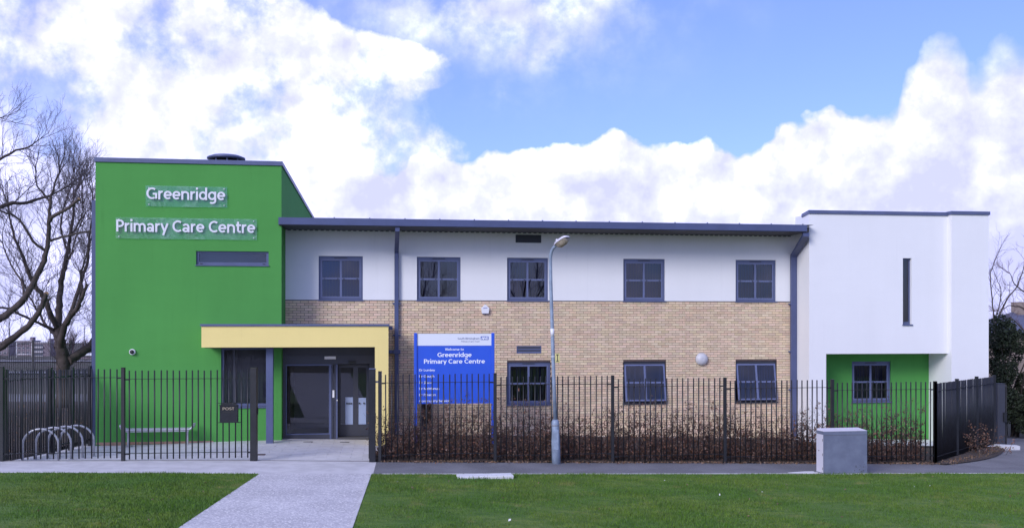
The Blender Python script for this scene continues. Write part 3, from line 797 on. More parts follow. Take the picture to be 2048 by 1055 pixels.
# green tower
tw = MB()
wall(tw, -11.8, -6.765, -.4, 7.76, -1.25, [(-9.11, -7.12, 4.92, 5.31), (-8.43, -7.13, .93, 2.60)], .14)
tw.add([(-6.765, -1.25, -.4), (-6.765, 14, -.4), (-6.765, 14, 7.76), (-6.765, -1.25, 7.76)], [(0, 1, 2, 3)])
tw.add([(-11.8, -1.25, -.4), (-11.8, 14, -.4), (-11.8, 14, 7.76), (-11.8, -1.25, 7.76)], [(3, 2, 1, 0)])
tw.add([(-11.8, 14, -.4), (-6.765, 14, -.4), (-6.765, 14, 7.76), (-11.8, 14, 7.76)], [(3, 2, 1, 0)])
tower = tw.obj('green_tower', M['green'], bld)
cp = MB().box(-11.83, -6.73, -1.29, -1.2, 7.745, 7.865).box(-6.80, -6.73, -1.2, 14.04, 7.745, 7.865).box(-11.83, -11.76, -1.2, 14.04, 7.745, 7.865)
cp.obj('coping', M['frame'], tower)
MB().box(-11.76, -6.80, -1.2, 14, 7.55, 7.58).obj('tower_roof', M['soffit'], tower)
rv = MB().lathe([(.46, 7.58), (.46, 8.50)], 28, (-8.9, 3.0)).obj('roof_vent', M['frame'], bld)
MB().lathe([(.50, 8.56), (.60, 8.58), (.60, 8.63), (.45, 8.69), (.1, 8.71)], 32, (-8.9, 3.0)).obj('vent_cap', M['frame'], rv)
for k in range(8):
    a = k*math.pi/4+.2; MB().box(-8.9+.47*math.cos(a)-.02, -8.9+.47*math.cos(a)+.02, 3+.47*math.sin(a)-.02, 3+.47*math.sin(a)+.02, 8.40, 8.57).obj('vent_strut', M['frame'], rv)
MB().lathe([(.47, 8.50), (.56, 8.44), (.56, 8.40), (.46, 8.40)], 28, (-8.9, 3.0)).obj('vent_ring', M['darkframe'], rv)
# slot window in the tower
sw_ = MB().box(-9.11, -7.12, -1.19, -1.13, 4.92, 5.00).box(-9.11, -7.12, -1.19, -1.13, 5.26, 5.31).box(-9.11, -9.04, -1.19, -1.13, 5.0, 5.26).box(-7.19, -7.12, -1.19, -1.13, 5.0, 5.26).obj('window', M['frame'], bld, label='long slot window in the green tower')
MB().add([(-9.04, -1.16, 5.0), (-7.19, -1.16, 5.0), (-7.19, -1.155, 5.26), (-9.04, -1.155, 5.26)], [(0, 1, 2, 3)]).obj('pane', M['glass'], sw_)
MB().bbox(-9.13, -7.10, -1.285, -1.12, 4.895, 4.92, .004).obj('sill', M['frame'], sw_)
for x in (-8.97, -7.26): MB().box(x-.03, x+.03, -1.205, -1.191, 4.95, 4.968).obj('handle', M['black'], sw_)
MB().box(-11.7, -6.85, -.9, -.85, -.1, 7.5).obj('tower_lining', M['inside'], bld)
# reception window under the canopy
rw = MB().box(-8.43, -7.13, -1.18, -1.12, .93, 1.02).box(-8.43, -7.13, -1.18, -1.12, 2.54, 2.6).box(-8.43, -8.36, -1.18, -1.12, 1.02, 2.54).box(-7.20, -7.13, -1.18, -1.12, 1.02, 2.54).obj('window', M['frame'], bld, label='tall reception window under the yellow canopy')
MB().box(-8.10, -8.06, -1.178, -1.122, 1.02, 2.54).obj('mullion', M['darkframe'], rw)
for a, b in ((-8.36, -8.10), (-8.06, -7.20)): MB().add([(a, -1.15, 1.02), (b, -1.15, 1.02), (b, -1.15, 2.54), (a, -1.15, 2.54)], [(0, 1, 2, 3)]).obj('pane', M['doorglass'], rw)
MB().bbox(-8.45, -7.11, -1.29, -1.12, .895, .93, .004).obj('sill', M['frame'], rw)
# plinth course
pl = MB().box(-11.79, -8.5, -1.246, -1.20, -.4, -.005).obj('plinth', M['mortar'], bld)
pbm = MB().bbox(0, .215, -.012, .02, 0, .065, .003).mesh('brick', M['plinth'])
for r in range(2):
    for k in range(14): place(pbm, 'brick', pl, (-11.78+k*.225+(.11 if r else 0), -1.248, -.075-r*.075))
MB().box(-11.93, -11.81, -1.15, -1.03, -.2, 6.7).obj('tower_downpipe', M['pipe'], bld)

# yellow canopy, its leg and steel column
cn = MB()
cn.prism([(-8.77, 2.63), (-4.14, 2.63), (-4.14, -.25), (-3.77, -.25), (-3.77, 3.205), (-8.77, 3.205)], -2.4, 0.)
canopy = cn.obj('canopy', M['yellow'], bld)
MB().box(-8.80, -3.74, -2.44, -.012, 3.205, 3.262).obj('coping', M['frame'], canopy)
MB().box(-3.74, -3.63, -.75, -.55, 3.10, 3.20).obj('water_spout', M['frame'], canopy)
MB().box(-8.7, -4.2, -2.30, -.05, 2.612, 2.628).obj('canopy_soffit', M['soffit'], canopy)
MB().bbox(-7.11, -6.92, -2.05, -1.86, -.12, 2.612, .008).obj('canopy_column', M['frame'], bld)

# entrance screen
es = MB(); y0, y1 = -.93, -.85
es.box(-6.76, -6.67, y0, y1, -.05, 2.61).box(-5.43, -5.34, y0, y1, -.05, 2.11).box(-5.30, -5.20, y0, y1, -.05, 2.11)
es.box(-6.67, -5.43, y0, y1, -.05, .09).box(-6.67, -4.14, y0+.006, y1, 2.11, 2.34).box(-6.67, -4.14, y0, y1, 2.34, 2.37).box(-6.67, -4.14, y0, y1, 2.575, 2.61).box(-5.29, -5.25, y0, y1, 2.37, 2.575)
es.box(-5.34, -5.30, y0+.02, y1, -.05, .6).box(-4.30, -4.14, y0, y1, -.05, 2.11)
scr = es.obj('entrance_screen', M['darkframe'], bld)
def pane(a, b, c, d, y, m='doorglass', par=scr, name='pane'): return MB().add([(a, y, c), (b, y, c), (b, y, d), (a, y, d)], [(0, 1, 2, 3)]).obj(name, M[m], par)
pane(-6.67, -5.43, .09, 2.11, -.89); pane(-5.34, -5.30, .6, 2.11, -.89)
MB().box(-6.67, -5.29, -.9, -.88, 2.37, 2.575).box(-5.25, -4.14, -.9, -.88, 2.37, 2.575).obj('transom_panel', M['darkframe'], scr)
for a, b, c, d in ((-6.67, -6.645, .09, 2.11), (-5.455, -5.43, .09, 2.11), (-6.645, -5.455, .09, .125), (-6.645, -5.455, 2.07, 2.11)):
    MB().box(a, b, y0-.012, y0-.002, c, d).obj('glazing_bead', M['frame'], scr)
MB().box(-5.436, -5.385, y0-.016, y0-.001, -.05, 2.1).box(-5.255, -5.21, y0-.016, y0-.001, -.05, 2.1).obj('cover_strip', M['frame'], scr)
MB().box(-5.58, -5.26, y0-.02, y0-.001, 2.255, 2.335).obj('door_notice', M['plate'], scr)
MB().box(-4.90, -4.68, y0-.05, y0-.001, 2.135, 2.20).obj('door_sensor', M['black'], scr)
MB().box(-5.355, -5.30, y0-.03, y0-.001, 1.15, 1.36).obj('card_reader', M['plate'], scr)
MB().box(-5.235, -5.21, y0-.03, y0-.017, 1.05, 1.09).obj('push_button', M['plate'], scr)
# sliding leaves further in, with pale blue panels and manifestation dots on the glass
sd = MB()
for a, b in ((-5.20, -4.70), (-4.70, -4.32)):
    sd.box(a, a+.07, -.62, -.57, 0, 2.08).box(b-.07, b, -.62, -.57, 0, 2.08).box(a+.07, b-.07, -.62, -.57, 0, .33).box(a+.07, b-.07, -.62, -.57, 2.0, 2.08)
sdo = sd.obj('sliding_door', M['darkframe'], bld)
for a, b in ((-5.13, -4.77), (-4.63, -4.39)): pane(a, b, .33, 2.0, -.595, 'doorglass', sdo)
pane(-5.0, -4.78, .335, 1.13, -.598, 'pale_blue', sdo, 'pale_blue_panel'); pane(-4.63, -4.40, .335, 1.11, -.598, 'pale_blue', sdo, 'pale_blue_panel')
for x in (-4.95, -4.89, -4.83, -4.59, -4.46): MB().box(x-.02, x+.02, -.632, -.622, .93, .97).obj('glass_dot', M['black'], sdo)
MB().box(-5.2, -4.15, -.95, -.6, -.05, -.008).obj('door_threshold', M['soffit'], bld)
lob = MB().box(-6.7, -4.15, 1.9, 1.95, 0, 2.6).box(-6.7, -4.15, -.84, 1.9, 2.56, 2.6).box(-6.72, -6.68, -.84, 1.9, 0, 2.56).box(-4.18, -4.15, -.84, 1.9, 0, 2.56)
lob.obj('lobby_lining', M['inside'], bld)

# white end block with the porch cut into it
wb = MB()
wall(wb, 9.08, 13.66, 2.35, 6.66, -1.0, [(12.15, 12.44, 3.26, 5.32)], .16)
wall(wb, 9.08, 9.63, -.6, 2.35, -1.0)
wb.add([(9.08, -1.0, -.6), (9.08, 0.02, -.6), (9.08, 0.02, 6.66), (9.08, -1.0, 6.66)], [(3, 2, 1, 0)])
wb.add([(9.63, -1.0, -.6), (9.63, .1, -.6), (9.63, .1, 2.35), (9.63, -1.0, 2.35)], [(0, 1, 2, 3)])
wb.add([(9.63, -1.0, 2.35), (13.66, -1.0, 2.35), (13.66, .1, 2.35), (9.63, .1, 2.35)], [(3, 2, 1, 0)])
wb.add([(9.08, -.55, 6.66), (13.66, -.55, 6.66), (13.66, -.55, 5.9), (9.08, -.55, 5.9)], [(0, 1, 2, 3)])
wb.add([(9.08, .02, 6.0), (13.66, .02, 6.0), (13.66, 8, 6.0), (9.08, 8, 6.0)], [(0, 1, 2, 3)])
block = wb.obj('white_block', M['white'], bld)
pr = MB().box(13.66, 14.91, -1.19, .12, -.6, 6.68).box(13.66, 14.9, .12, 8, -.6, 6.0).obj('white_pier', M['white'], bld)
MB().box(13.63, 14.94, -1.23, .12, 6.68, 6.785).obj('coping', M['frame'], pr)
MB().add([(9.05, -1.04, 6.66), (13.63, -1.04, 6.66), (13.63, -.5, 6.60), (9.05, -.5, 6.60), (9.05, -1.04, 6.765), (13.63, -1.04, 6.765), (13.63, -.5, 6.70), (9.05, -.5, 6.70)],
         [(3, 2, 1, 0), (4, 5, 6, 7), (0, 1, 5, 4), (1, 2, 6, 5), (2, 3, 7, 6), (3, 0, 4, 7)]).obj('coping', M['frame'], block)
pw = wall(MB(), 9.63, 13.66, -.6, 2.35, .1, [(11.02, 12.35, .78, 2.075)], .12).obj('porch_wall', M['green'], bld)
window(11.02, 12.35, .78, 2.075, .1, 0, 0, .6, seed=31)
MB().box(9.7, 13.6, 1.5, 1.55, -.1, 2.5).box(9.7, 13.6, -.5, -.45, 2.6, 5.9).obj('interior_wall', M['inside'], bld)
sl_ = MB().box(12.15, 12.44, -.90, -.85, 3.26, 3.34).box(12.15, 12.44, -.90, -.85, 5.27, 5.32).box(12.15, 12.18, -.90, -.85, 3.34, 5.27).box(12.40, 12.44, -.90, -.85, 3.34, 5.27).obj('window', M['frame'], bld, label='tall slit window in the white block')
MB().add([(12.18, -.87, 3.34), (12.40, -.87, 3.34), (12.40, -.87, 5.27), (12.18, -.87, 5.27)], [(0, 1, 2, 3)]).obj('pane', M['doorglass'], sl_)
MB().bbox(12.13, 12.47, -1.04, -.85, 3.225, 3.26, .004).obj('sill', M['frame'], sl_)

# ------------------------------------------------------------------ things fixed to the building
def name_sign(body, u0, u1, z0, z1, t0, t1, zb, cap, label):
    t = empty('name_sign', W(u0, -1.25, z0), TH, label, 'sign')
    MB().box(0, u1-u0, -.045, -.035, 0, z1-z0).obj('backing_panel', M['acrylic'], t)
    for x in (.09, u1-u0-.09):
        for z in (.06, z1-z0-.06): MB().box(x-.012, x+.012, -.05, 0, z-.012, z+.012).obj('fixing', M['letter'], t)
    L, wd = letters(body, .152); sx = (t1-t0)/wd
    for ch, v, f in L:
        MB().add([(t0-u0+p[0]*sx, -.052-p[2]*.035, zb-z0+p[1]*cap) for p in v], f).obj('letter', M['letter'], t)
name_sign('Greenridge', -10.46, -8.25, 6.53, 7.11, -10.43, -8.30, 6.725, .335, 'upper raised-letter sign reading Greenridge on the green tower')
name_sign('Primary Care Centre', -11.26, -7.44, 5.63, 6.22, -11.23, -7.48, 5.82, .335, 'longer raised-letter sign reading Primary Care Centre on the green tower')

t = empty('alarm_box', W(-.83, -.012, 3.73), TH, 'white pentagon alarm box high on the brick wall', 'alarm')
MB().prism([(-.10, -.14), (.10, -.14), (.125, .02), (0, .14), (-.125, .02)], -.09, 0).obj('casing', M['plate'], t)
MB().prism([(-.07, .005), (.06, .02), (.075, .035), (-.05, .025)], -.092, -.0905).obj('printed_mark', M['print_blue'], t)
MB().prism([(-.09, -.155), (.09, -.155), (.085, -.1405), (-.085, -.1405)], -.07, -.01).obj('strobe', M['print_blue'], t)
t = empty('wall_light', W(5.985, -.012, 2.175), TH, 'round white bulkhead light on the brick wall between two windows', 'wall light')
mt = Matrix.Rotation(R(90), 4, 'X')
MB().lathe([(.20, 0), (.20, .03), (.175, .085), (.12, .13), (.05, .148)], 28).turn(mt).obj('diffuser', M['diffuser'], t)
MB().lathe([(.203, -.001), (.203, .016)], 28).turn(mt).obj('base_ring', M['polegrey'], t)
MB().box(-.197, .197, -.05, -.0315, -.006, .006).obj('louvre_bar', M['polegrey'], t)
t = empty('security_camera', W(-10.815, -1.25, 2.49), TH, 'small dome security camera on the green wall above the bench', 'security camera')
MB().lathe([(.085, 0), (.085, .05), (.075, .08)], 20).turn(mt).obj('housing', M['plate'], t)
MB().lathe([(.06, .075), (.055, .11), (.035, .135), (.01, .145)], 18).turn(mt).obj('dome', M['black'], t)

# ------------------------------------------------------------------ welcome sign
sy = 27.5; t = empty('welcome_sign', (-1.585, sy, 0), R(6), 'blue welcome board on two posts with white header, behind the fence', 'sign')
hw = 1.105
for s in (-1, 1): MB().bbox(s*(hw-.0425)-.0425, s*(hw-.0425)+.0425, -.06, .06, -.25, 3.02, .012).obj('post', M['signblue'], t)
b0, b1 = -hw+.087, hw-.087
MB().box(b0, b1, -.02, .02, 1.08, 2.668).obj('board', M['signblue'], t)
hd = MB().box(b0, b1, -.02, .02, 2.672, 3.0).obj('header_panel', M['signwhite'], t)
kx = 2.21/161.
def sx(px): return -hw+(px-828)*kx
def sz(py): return 3.02-(py-665)*kx
print_line('South Birmingham', sx(915.2), sx(958.8), sz(678.0), .053, -.021, 'lettering', M['print_grey'], hd, .003, .13)
print_line('Primary Care Trust', sx(922), sx(958.8), sz(683.6), .046, -.021, 'lettering', M['print_grey'], hd, .003, .10)
lg = MB().box(sx(961.3), sx(977), -.0235, -.0205, sz(679), sz(672)).obj('logo_box', M['print_blue'], t)
print_line('NHS', sx(962.3), sx(976), sz(678.1), .068, -.024, 'lettering', M['print_white'], lg, .003, .24, .22)
for s, a, b, y, cap in (('Welcome to', 889.8, 927.4, 700.2, .068), ('Greenridge', 874.6, 943.1, 713.1, .122), ('Primary Care Centre', 847.8, 970.1, 726.2, .122),
                        ('Dr Lumley', 838.2, 869.7, 741.3, .062), ('Dr Gough', 838.2, 868.6, 753.6, .062), ('Dr Jhass', 838.2, 864.3, 765.9, .062), ('Dr McManus', 838.2, 878.5, 778.2, .062),
                        ('Dr Deacon', 838.2, 871.2, 790.6, .062), ('Community Service', 838.4, 900, 802.9, .062)):
    print_line(s, sx(a), sx(b), sz(y), cap, -.021, 'lettering', M['print_white'], t, .003, .17 if cap > .1 else .15)

# ------------------------------------------------------------------ fences
bar_mesh = MB().tube([(0, 0, .05), (0, 0, 2.15)], .0165, 6).mesh('bar', M['fence'])
def fence(name, pts, label, posts=True, pitch=.138, base=H, cat='fence', wide=(), top=2.2, skip=(), thin=1.):
    t = empty(name, (pts[0][0], pts[0][1], base(*pts[0])), 0, label, cat)
    o = Vector(t.location)
    for i, (x, y) in enumerate(pts):
        w = .075 if i in wide else .04; h = top+(.02 if i in wide else 0)
        z = base(x, y); MB().bbox(-w, w, -w, w, -.15, h, .006).obj('post', M['fence'], t, Vector((x, y, z))-o)
        MB().box(-w-.004, w+.004, -w-.004, w+.004, h, h+.012).obj('post_cap', M['fence'], t, Vector((x, y, z))-o)
    for i, (a, b) in enumerate(zip(pts, pts[1:])):
        if i in skip: continue
        a, b = Vector((*a, 0)), Vector((*b, 0)); d = (b-a).normalized(); L = (b-a).length
        z = max(base(a.x, a.y), base(b.x, b.y))-.3*abs(base(a.x, a.y)-base(b.x, b.y)); ang = math.atan2(d.y, d.x)
        n = int(round((L-.12)/pitch)); p = L/(n+0.)
        for rz in (.19, 1.95):
            o2 = MB().box(.05, L-.05, -.025, .025, rz-.006, rz+.006).box(.03, .14, -.012, .012, rz-.03, rz-.0065).box(L-.14, L-.03, -.012, .012, rz-.03, rz-.0065).obj('rail', M['fence'], t, Vector((a.x, a.y, z))-o); o2.rotation_euler = (0, 0, ang)
        for k in range(1, n):
            q = a+d*p*k; br = place(bar_mesh, 'bar', t, Vector((q.x, q.y, z))-o, (random.uniform(-.003, .003), random.uniform(-.004, .004), 0)); br.scale = (thin, thin, random.uniform(.997, 1.003))
    return t
fp = lambda x: (x, fence_y(x))
left_fence = fence('railing_fence', [fp(-14.9), fp(-11.9), fp(-9.2), fp(-6.2)], 'black railing fence left of the gateway, in front of the cycle stands', wide=(3,))
fence('railing_fence', [fp(-3.22), fp(-.42), fp(2.55), fp(5.5), fp(8.43), fp(11.34)], 'long black railing fence in front of the hedge and brick wall')
HS = lambda x, y: HF(max(x, -12.2), y)
fence('railing_fence', [(-11.93, 23.55), (-11.82, 25.6)], 'black railing fence running back beside the cycle stands', base=HS, pitch=.10)
fence('railing_fence', [(-11.77, 26.75), (-11.72, 27.75)], 'short black railing between side gate and tower corner', base=HS, pitch=.10)
t = empty('side_gate', (-11.81, 25.66, HS(-11.8, 25.7)), R(87.5), 'black pedestrian gate with broad posts in the side railing', 'gate')
for x in (.02, 1.0): MB().bbox(x-.055, x+.055, -.055, .055, -.1, 2.12, .006).obj('stile', M['fence'], t)
for z in (.19, 1.95): MB().box(.075, .945, -.02, .02, z-.02, z+.02).obj('rail', M['fence'], t)
for k in range(7): place(bar_mesh, 'bar', t, (.12+k*.125, 0, -.02))
MB().box(.86, 1.0, -.08, -.056, .95, 1.2).obj('lock_box', M['fence'], t)
for z in (.3, 1.8): MB().box(-.06, .02, -.075, -.056, z-.05, z+.05).obj('hinge', M['fence'], t)
MB().box(-.075, -.036, .02, .06, .95, 1.12).obj('gate_latch', M['fence'], left_fence, (8.83, 1.04, .07))

# the gateway's right-hand post and leaf, folded back
gz = H(-3.4)
t = empty('gate_post', (-3.40, fence_y(-3.4), gz), TH, 'thick black gate post with pale cap at the right of the gateway', 'gate post')
MB().bbox(-.078, .078, -.078, .078, -.2, 2.26, .008).obj('shaft', M['fence'], t); MB().box(-.084, .084, -.084, .084, 2.26, 2.275).obj('post_cap', M['frame'], t)
MB().box(.078, .15, -.02, .02, 1.93, 1.97).obj('fence_bracket', M['frame'], t)
MB().box(.05, .085, -.1, -.079, .95, 1.2).obj('lock_box', M['fence'], t)
t = empty('metal_gate', (-3.485, 24.55, gz), math.atan2(1, -.125), 'black gate leaf folded back edge-on behind the right gate post', 'gate')
for x in (.03, 1.28): MB().bbox(x-.035, x+.035, -.035, .035, .06, 2.22, .005).obj('stile', M['fence'], t)
for z in (.14, 1.97, 1.1): MB().box(.065, 1.245, -.02, .02, z-.02, z+.02).obj('rail', M['fence'], t)
for k in range(8): place(bar_mesh, 'bar', t, (.16+k*.138, 0, 0))
# return fence and gate posts on the right
HR = lambda x, y: H(x)+.05*S((y-26.8)/3)
fence('railing_fence', [(11.34, fence_y(11.34)), (12.57, 28.25), (13.80, 29.70), (15.02, 31.15)], 'black fence running back at an angle past the white block', base=HR, pitch=.06, thin=.72)
t = empty('gate_post', (15.28, 31.35, H(15.2)), .1, 'broad dark blue-black gate post at the far right corner', 'gate post')
MB().bbox(-.12, .12, -.12, .12, -.1, 1.98, .01).obj('shaft', M['darkframe'], t); MB().box(-.125, .125, -.125, .125, 1.98, 2.0).obj('post_cap', M['darkframe'], t)
MB().box(.05, .15, -.17, -.12, .8, 1.1).obj('lock_box', M['fence'], t)
t = empty('metal_gate', (15.5, 31.4, H(15.5)), math.atan2(31.4, 15.5), 'thin black gate leaf standing open beyond the far right post', 'gate')
for x in (.03, 1.3): MB().bbox(x-.035, x+.035, -.035, .035, .04, 1.9, .005).obj('stile', M['fence'], t)
for z in (.2, 1.7): MB().box(.065, 1.265, -.02, .02, z-.02, z+.02).obj('rail', M['fence'], t)
for k in range(8): place(bar_mesh, 'bar', t, (.16+k*.138, 0, .0)).scale.z = .85

# post box on the left fence
t = empty('post_box', (-6.755, fence_y(-6.755)-.03, H(-6.755)+.93), math.atan(.12), 'black letter box with gold lettering hung on the railing by the gateway', 'post box')
MB().prism([(-.205, 0), (.205, 0), (.205, .41), (.12, .45), (0, .465), (-.12, .45), (-.205, .41)], -.16, 0).obj('box', M['fence'], t)
MB().prism([(-.215, .40), (.215, .40), (.215, .418), (.124, .462), (0, .478), (-.124, .462), (-.215, .418)], -.185, -.161).obj('lid', M['fence'], t)
MB().box(-.13, .13, -.168, -.161, .235, .262).obj('letter_slot', M['black'], t)
print_line('POST', -.135, .135, .30, .068, -.186, 'lettering', M['gold'], t, .004, .17)
for z in (-.012, .45): MB().box(-.27, .29, .002, .022, z-.008, z+.008).obj('strap', M['fence'], t)

# ------------------------------------------------------------------ cycle stands, bench, covers
def cyc():
    pts = [(-.41, 0, -.05), (-.41, 0, .40)]
    for k in range(1, 12):
        a = math.pi-k*math.pi/12; pts.append((.41*math.cos(a), 0, .40+.375*math.sin(a)))
    pts += [(.41, 0, .40), (.41, 0, -.05)]
    return MB().tube(pts, .027, 12).mesh('hoop', M['steel']), MB().lathe([(.065, .0), (.065, .008), (.03, .012)], 14).mesh('base_plate', M['steel'])
hoop, plate = cyc()
lab = ['front cycle stand hoop, nearest the railing', 'second cycle stand hoop from the railing', 'third cycle stand hoop from the railing', 'rearmost cycle stand hoop, nearest the green tower']
for i, (x, y) in enumerate(((-11.25, 23.86), (-11.12, 24.25), (-10.99, 24.6), (-10.86, 24.95))):
    t = empty('cycle_stand', (x, y, HF(x, y)), math.atan(.10), lab[i], 'cycle stand', 'steel cycle stand hoops')
    place(hoop, 'hoop', t)
    for s in (-1, 1): place(plate, 'base_plate', t, (s*.41, 0, .001))
bc = W(-10.06, -1.62); bz = HF(bc.x, bc.y)
t = empty('bench', (bc.x, bc.y, bz), TH, 'metal bench with upturned ends against the green wall', 'bench')
for k in range(5):
    y = -.2+k*.1; pts = [(-.955, y, .60), (-.945, y, .53), (-.915, y, .475), (-.85, y, .45), (.85, y, .45), (.915, y, .475), (.945, y, .53), (.955, y, .60)]
    MB().tube(pts, .021, 8).obj('seat_tube', M['steel'], t)
for s in (-1, 1):
    MB().box(s*.78-.03, s*.78+.03, -.03, .03, 0, .40).box(s*.78-.09, s*.78+.09, -.12, .12, 0, .012).obj('leg', M['steel'], t)
    MB().box(s*.78-.025, s*.78+.025, -.22, .22, .40, .432).obj('bearer', M['steel'], t)
MB().box(-.86, .86, -.235, -.215, .40, .425).obj('seat_rail', M['steel'], t)
def cover(x, y, w, d, rz, label, m='cover', name='drain_cover', cat='drain cover'):
    t = empty(name, (x, y, HF(x, y)+.003), rz, label, cat)
    MB().bbox(-w/2, w/2, -d/2, d/2, -.02, .004, .002).obj('plate', M[m], t)
    MB().box(-w/2+.03, w/2-.03, -.01, .01, .0045, .007).obj('ridge', M[m], t)
cover(-6.36, 25.15, .30, .22, .12, 'rusty red-brown cover plate in the paving just right of the left gate post')
cover(-5.72, 28.05, .26, .12, .13, 'dark slotted drain cover in front of the glass screen', 'soffit')
cover(-4.72, 28.2, .26, .12, .13, 'dark slotted drain cover in front of the sliding door', 'soffit')

# ------------------------------------------------------------------ lamp post, cabinet, slab
t = empty('street_lamp', (1.10, 24.90, H(1.1)), 0, 'leaning grey street lamp with angled lantern in front of the fence', 'street lamp')
MB().lathe([(.108, -.2), (.108, .55), (.098, .70), (.093, .92), (.096, 1.0), (.09, 1.06), (.062, 1.10)], 20).turn(Matrix.Rotation(R(-1.2), 4, 'Y')).obj('base_column', M['lamp'], t)
MB().bbox(-.075, .055, -.112, -.09, .36, .85, .004).obj('access_door', M['lamp'], t)
MB().lathe([(.1, .945), (.1035, .95), (.1035, .965), (.1, .97)], 20).turn(Matrix.Rotation(R(-1.2), 4, 'Y')).obj('collar', M['polegrey'], t)
sp = [(-.022, 0, 1.08), (-.06, 0, 2.1), (-.098, 0, 3.35), (-.135, 0, 4.5), (-.145, -.0, 5.0), (-.143, -.01, 5.14), (-.12, -.05, 5.27), (-.07, -.11, 5.36), (.0, -.18, 5.42)]
MB().tube(sp, [.048, .046, .045, .044, .043, .042, .040, .038, .036], 14).obj('shaft', M['lamp'], t)
dv = Vector((.56, -.72, .36)).normalized(); sd_ = dv.cross(Vector((0, 0, 1))).normalized(); upv = sd_.cross(dv)
LM = Matrix.Translation((.0, -.18, 5.42)) @ Matrix((dv, sd_, upv)).transposed().to_4x4()
hs = MB(); NS = 10
prof = [(-.06, .04, .045), (.02, .08, .065), (.12, .11, .075), (.33, .115, .075), (.42, .10, .06), (.46, .05, .03)]
vs = []
for xx, hwid, hh in prof:
    for k in range(NS+1):
        a = math.pi*k/NS; ca, sa = math.cos(a), math.sin(a)
        vs.append((xx, hwid*math.copysign(abs(ca)**.6, ca), hh*abs(sa)**.6))
hs.add(vs, [(i*(NS+1)+k, i*(NS+1)+k+1, (i+1)*(NS+1)+k+1, (i+1)*(NS+1)+k) for i in range(len(prof)-1) for k in range(NS)]+[tuple(range(NS, -1, -1)), tuple((len(prof)-1)*(NS+1)+k for k in range(NS+1))], True)
hs.turn(LM).obj('lantern_housing', M['lampcap'], t)
bo_ = MB(); vs = []
for xx, hwid, hh in ((.03, .06, .04), (.06, .085, .09), (.14, .098, .13), (.31, .098, .13), (.39, .09, .095), (.415, .06, .04)):
    for k in range(NS+1):
        a = math.pi*k/NS; vs.append((xx, hwid*math.cos(a), -hh*math.sin(a)-.002))
bo_.add(vs, [(i*(NS+1)+k, (i+1)*(NS+1)+k, (i+1)*(NS+1)+k+1, i*(NS+1)+k+1) for i in range(5) for k in range(NS)]+[tuple(range(NS+1)), tuple(5*(NS+1)+k for k in range(NS, -1, -1))], True)
bo_.turn(LM).obj('lantern_bowl', M['bowl'], t)
MB().lathe([(.03, 0), (.03, .05), (.02, .06)], 12).turn(LM @ Matrix.Translation((.06, 0, .075))).obj('photocell', M['lampcap'], t)
MB().tube([(-.0925, 0, 3.17), (-.0985, 0, 3.36)], .0475, 14).obj('reflective_band', M['tape'], t)
pt = MB().box(-.03, .085, -.06, -.052, 2.52, 2.745).obj('hydrant_plate', M['hydrant'], t)
for a, b, c, d in ((.0, .058, 2.70, 2.722), (.0, .058, 2.545, 2.567), (.02, .038, 2.567, 2.70)): MB().box(a, b, -.0635, -.0605, c, d).obj('printed_mark', M['black'], pt)
MB().tube([(-.078, 0, 2.655), (-.079, 0, 2.675)], .0485, 14).obj('strap', M['tape'], t)

t = empty('utility_cabinet', (8.05, 24.42, H(8.05)), math.atan(.175), 'grey roadside utility cabinet with pale sloping lid at the lawn edge', 'utility cabinet')
cw, cd = .565, .19
MB().box(-cw, cw, -cd, cd, -.1, 1.06).obj('body', M['cabinet'], t)
MB().add([(-cw-.002, -cd-.002, 1.06), (cw+.002, -cd-.002, 1.06), (cw+.002, cd+.002, 1.06), (-cw-.002, cd+.002, 1.06), (-cw-.002, -cd-.002, 1.068), (cw+.002, -cd-.002, 1.068), (cw-.03, cd+.002, 1.105), (-cw+.03, cd+.002, 1.105)],
         [(3, 2, 1, 0), (4, 5, 6, 7), (0, 1, 5, 4), (1, 2, 6, 5), (2, 3, 7, 6), (3, 0, 4, 7)]).obj('lid', M['lampcap'], t)
MB().box(-cw-.008, -cw-.001, -cd+.03, cd-.02, .06, .98).obj('side_door', M['lampcap'], t)
for z in (.85, .5, .16): MB().box(-cw-.014, -cw-.0085, -cd+.035, -cd+.05, z-.03, z+.03).obj('hinge', M['stain'], t)
MB().lathe([(.014, 0), (.014, .01)], 10).turn(Matrix.Translation((-cw-.0085, .04, .58)) @ Matrix.Rotation(R(-90), 4, 'Y')).obj('lock', M['stain'], t)
MB().box(-cw-.004, cw+.006, -cd-.006, -cd-.0005, .965, .972).obj('front_seam', M['stain'], t)
MB().bbox(-cw-.02, cw+.02, -cd-.02, cd+.02, -.12, .035, .01).obj('concrete_plinth', M['concrete'], t)
mbs = MB()
for k in range(26):
    x = random.gauss(.38, .09); z = abs(random.gauss(.10, .07))+.04; s = random.uniform(.006, .016)
    if abs(x) < cw-.02: mbs.add([(x+s*math.cos(a)*random.uniform(.6, 1.2), -cd-.0012, z+s*math.sin(a)) for a in (0, 1.05, 2.1, 3.14, 4.2, 5.2)], [(0, 1, 2, 3, 4, 5)])
so_ = mbs.obj('paint_chips', M['stain'], t); so_['kind'] = 'stuff'

t = empty('concrete_slab', (-.60, 22.24, H(-.6)), math.atan(.165), 'white concrete slab lying level in the lawn beside the footpath', 'slab')
MB().bbox(-.62, .62, -.20, .20, -.05, .075, .012).obj('slab_block', M['slab'], t)
MB().box(-.03, .03, -.203, -.2, .03, .045).obj('lifting_slot', M['stain'], t)
MB().slab([(6.72, 24.35), (7.42, 24.36), (7.44, 24.68), (7.2, 24.62)], lambda x, y: H(x)-.02, lambda x, y: H(x)+.012).obj('pale_footpath_patch', M['slab'], kind='structure')

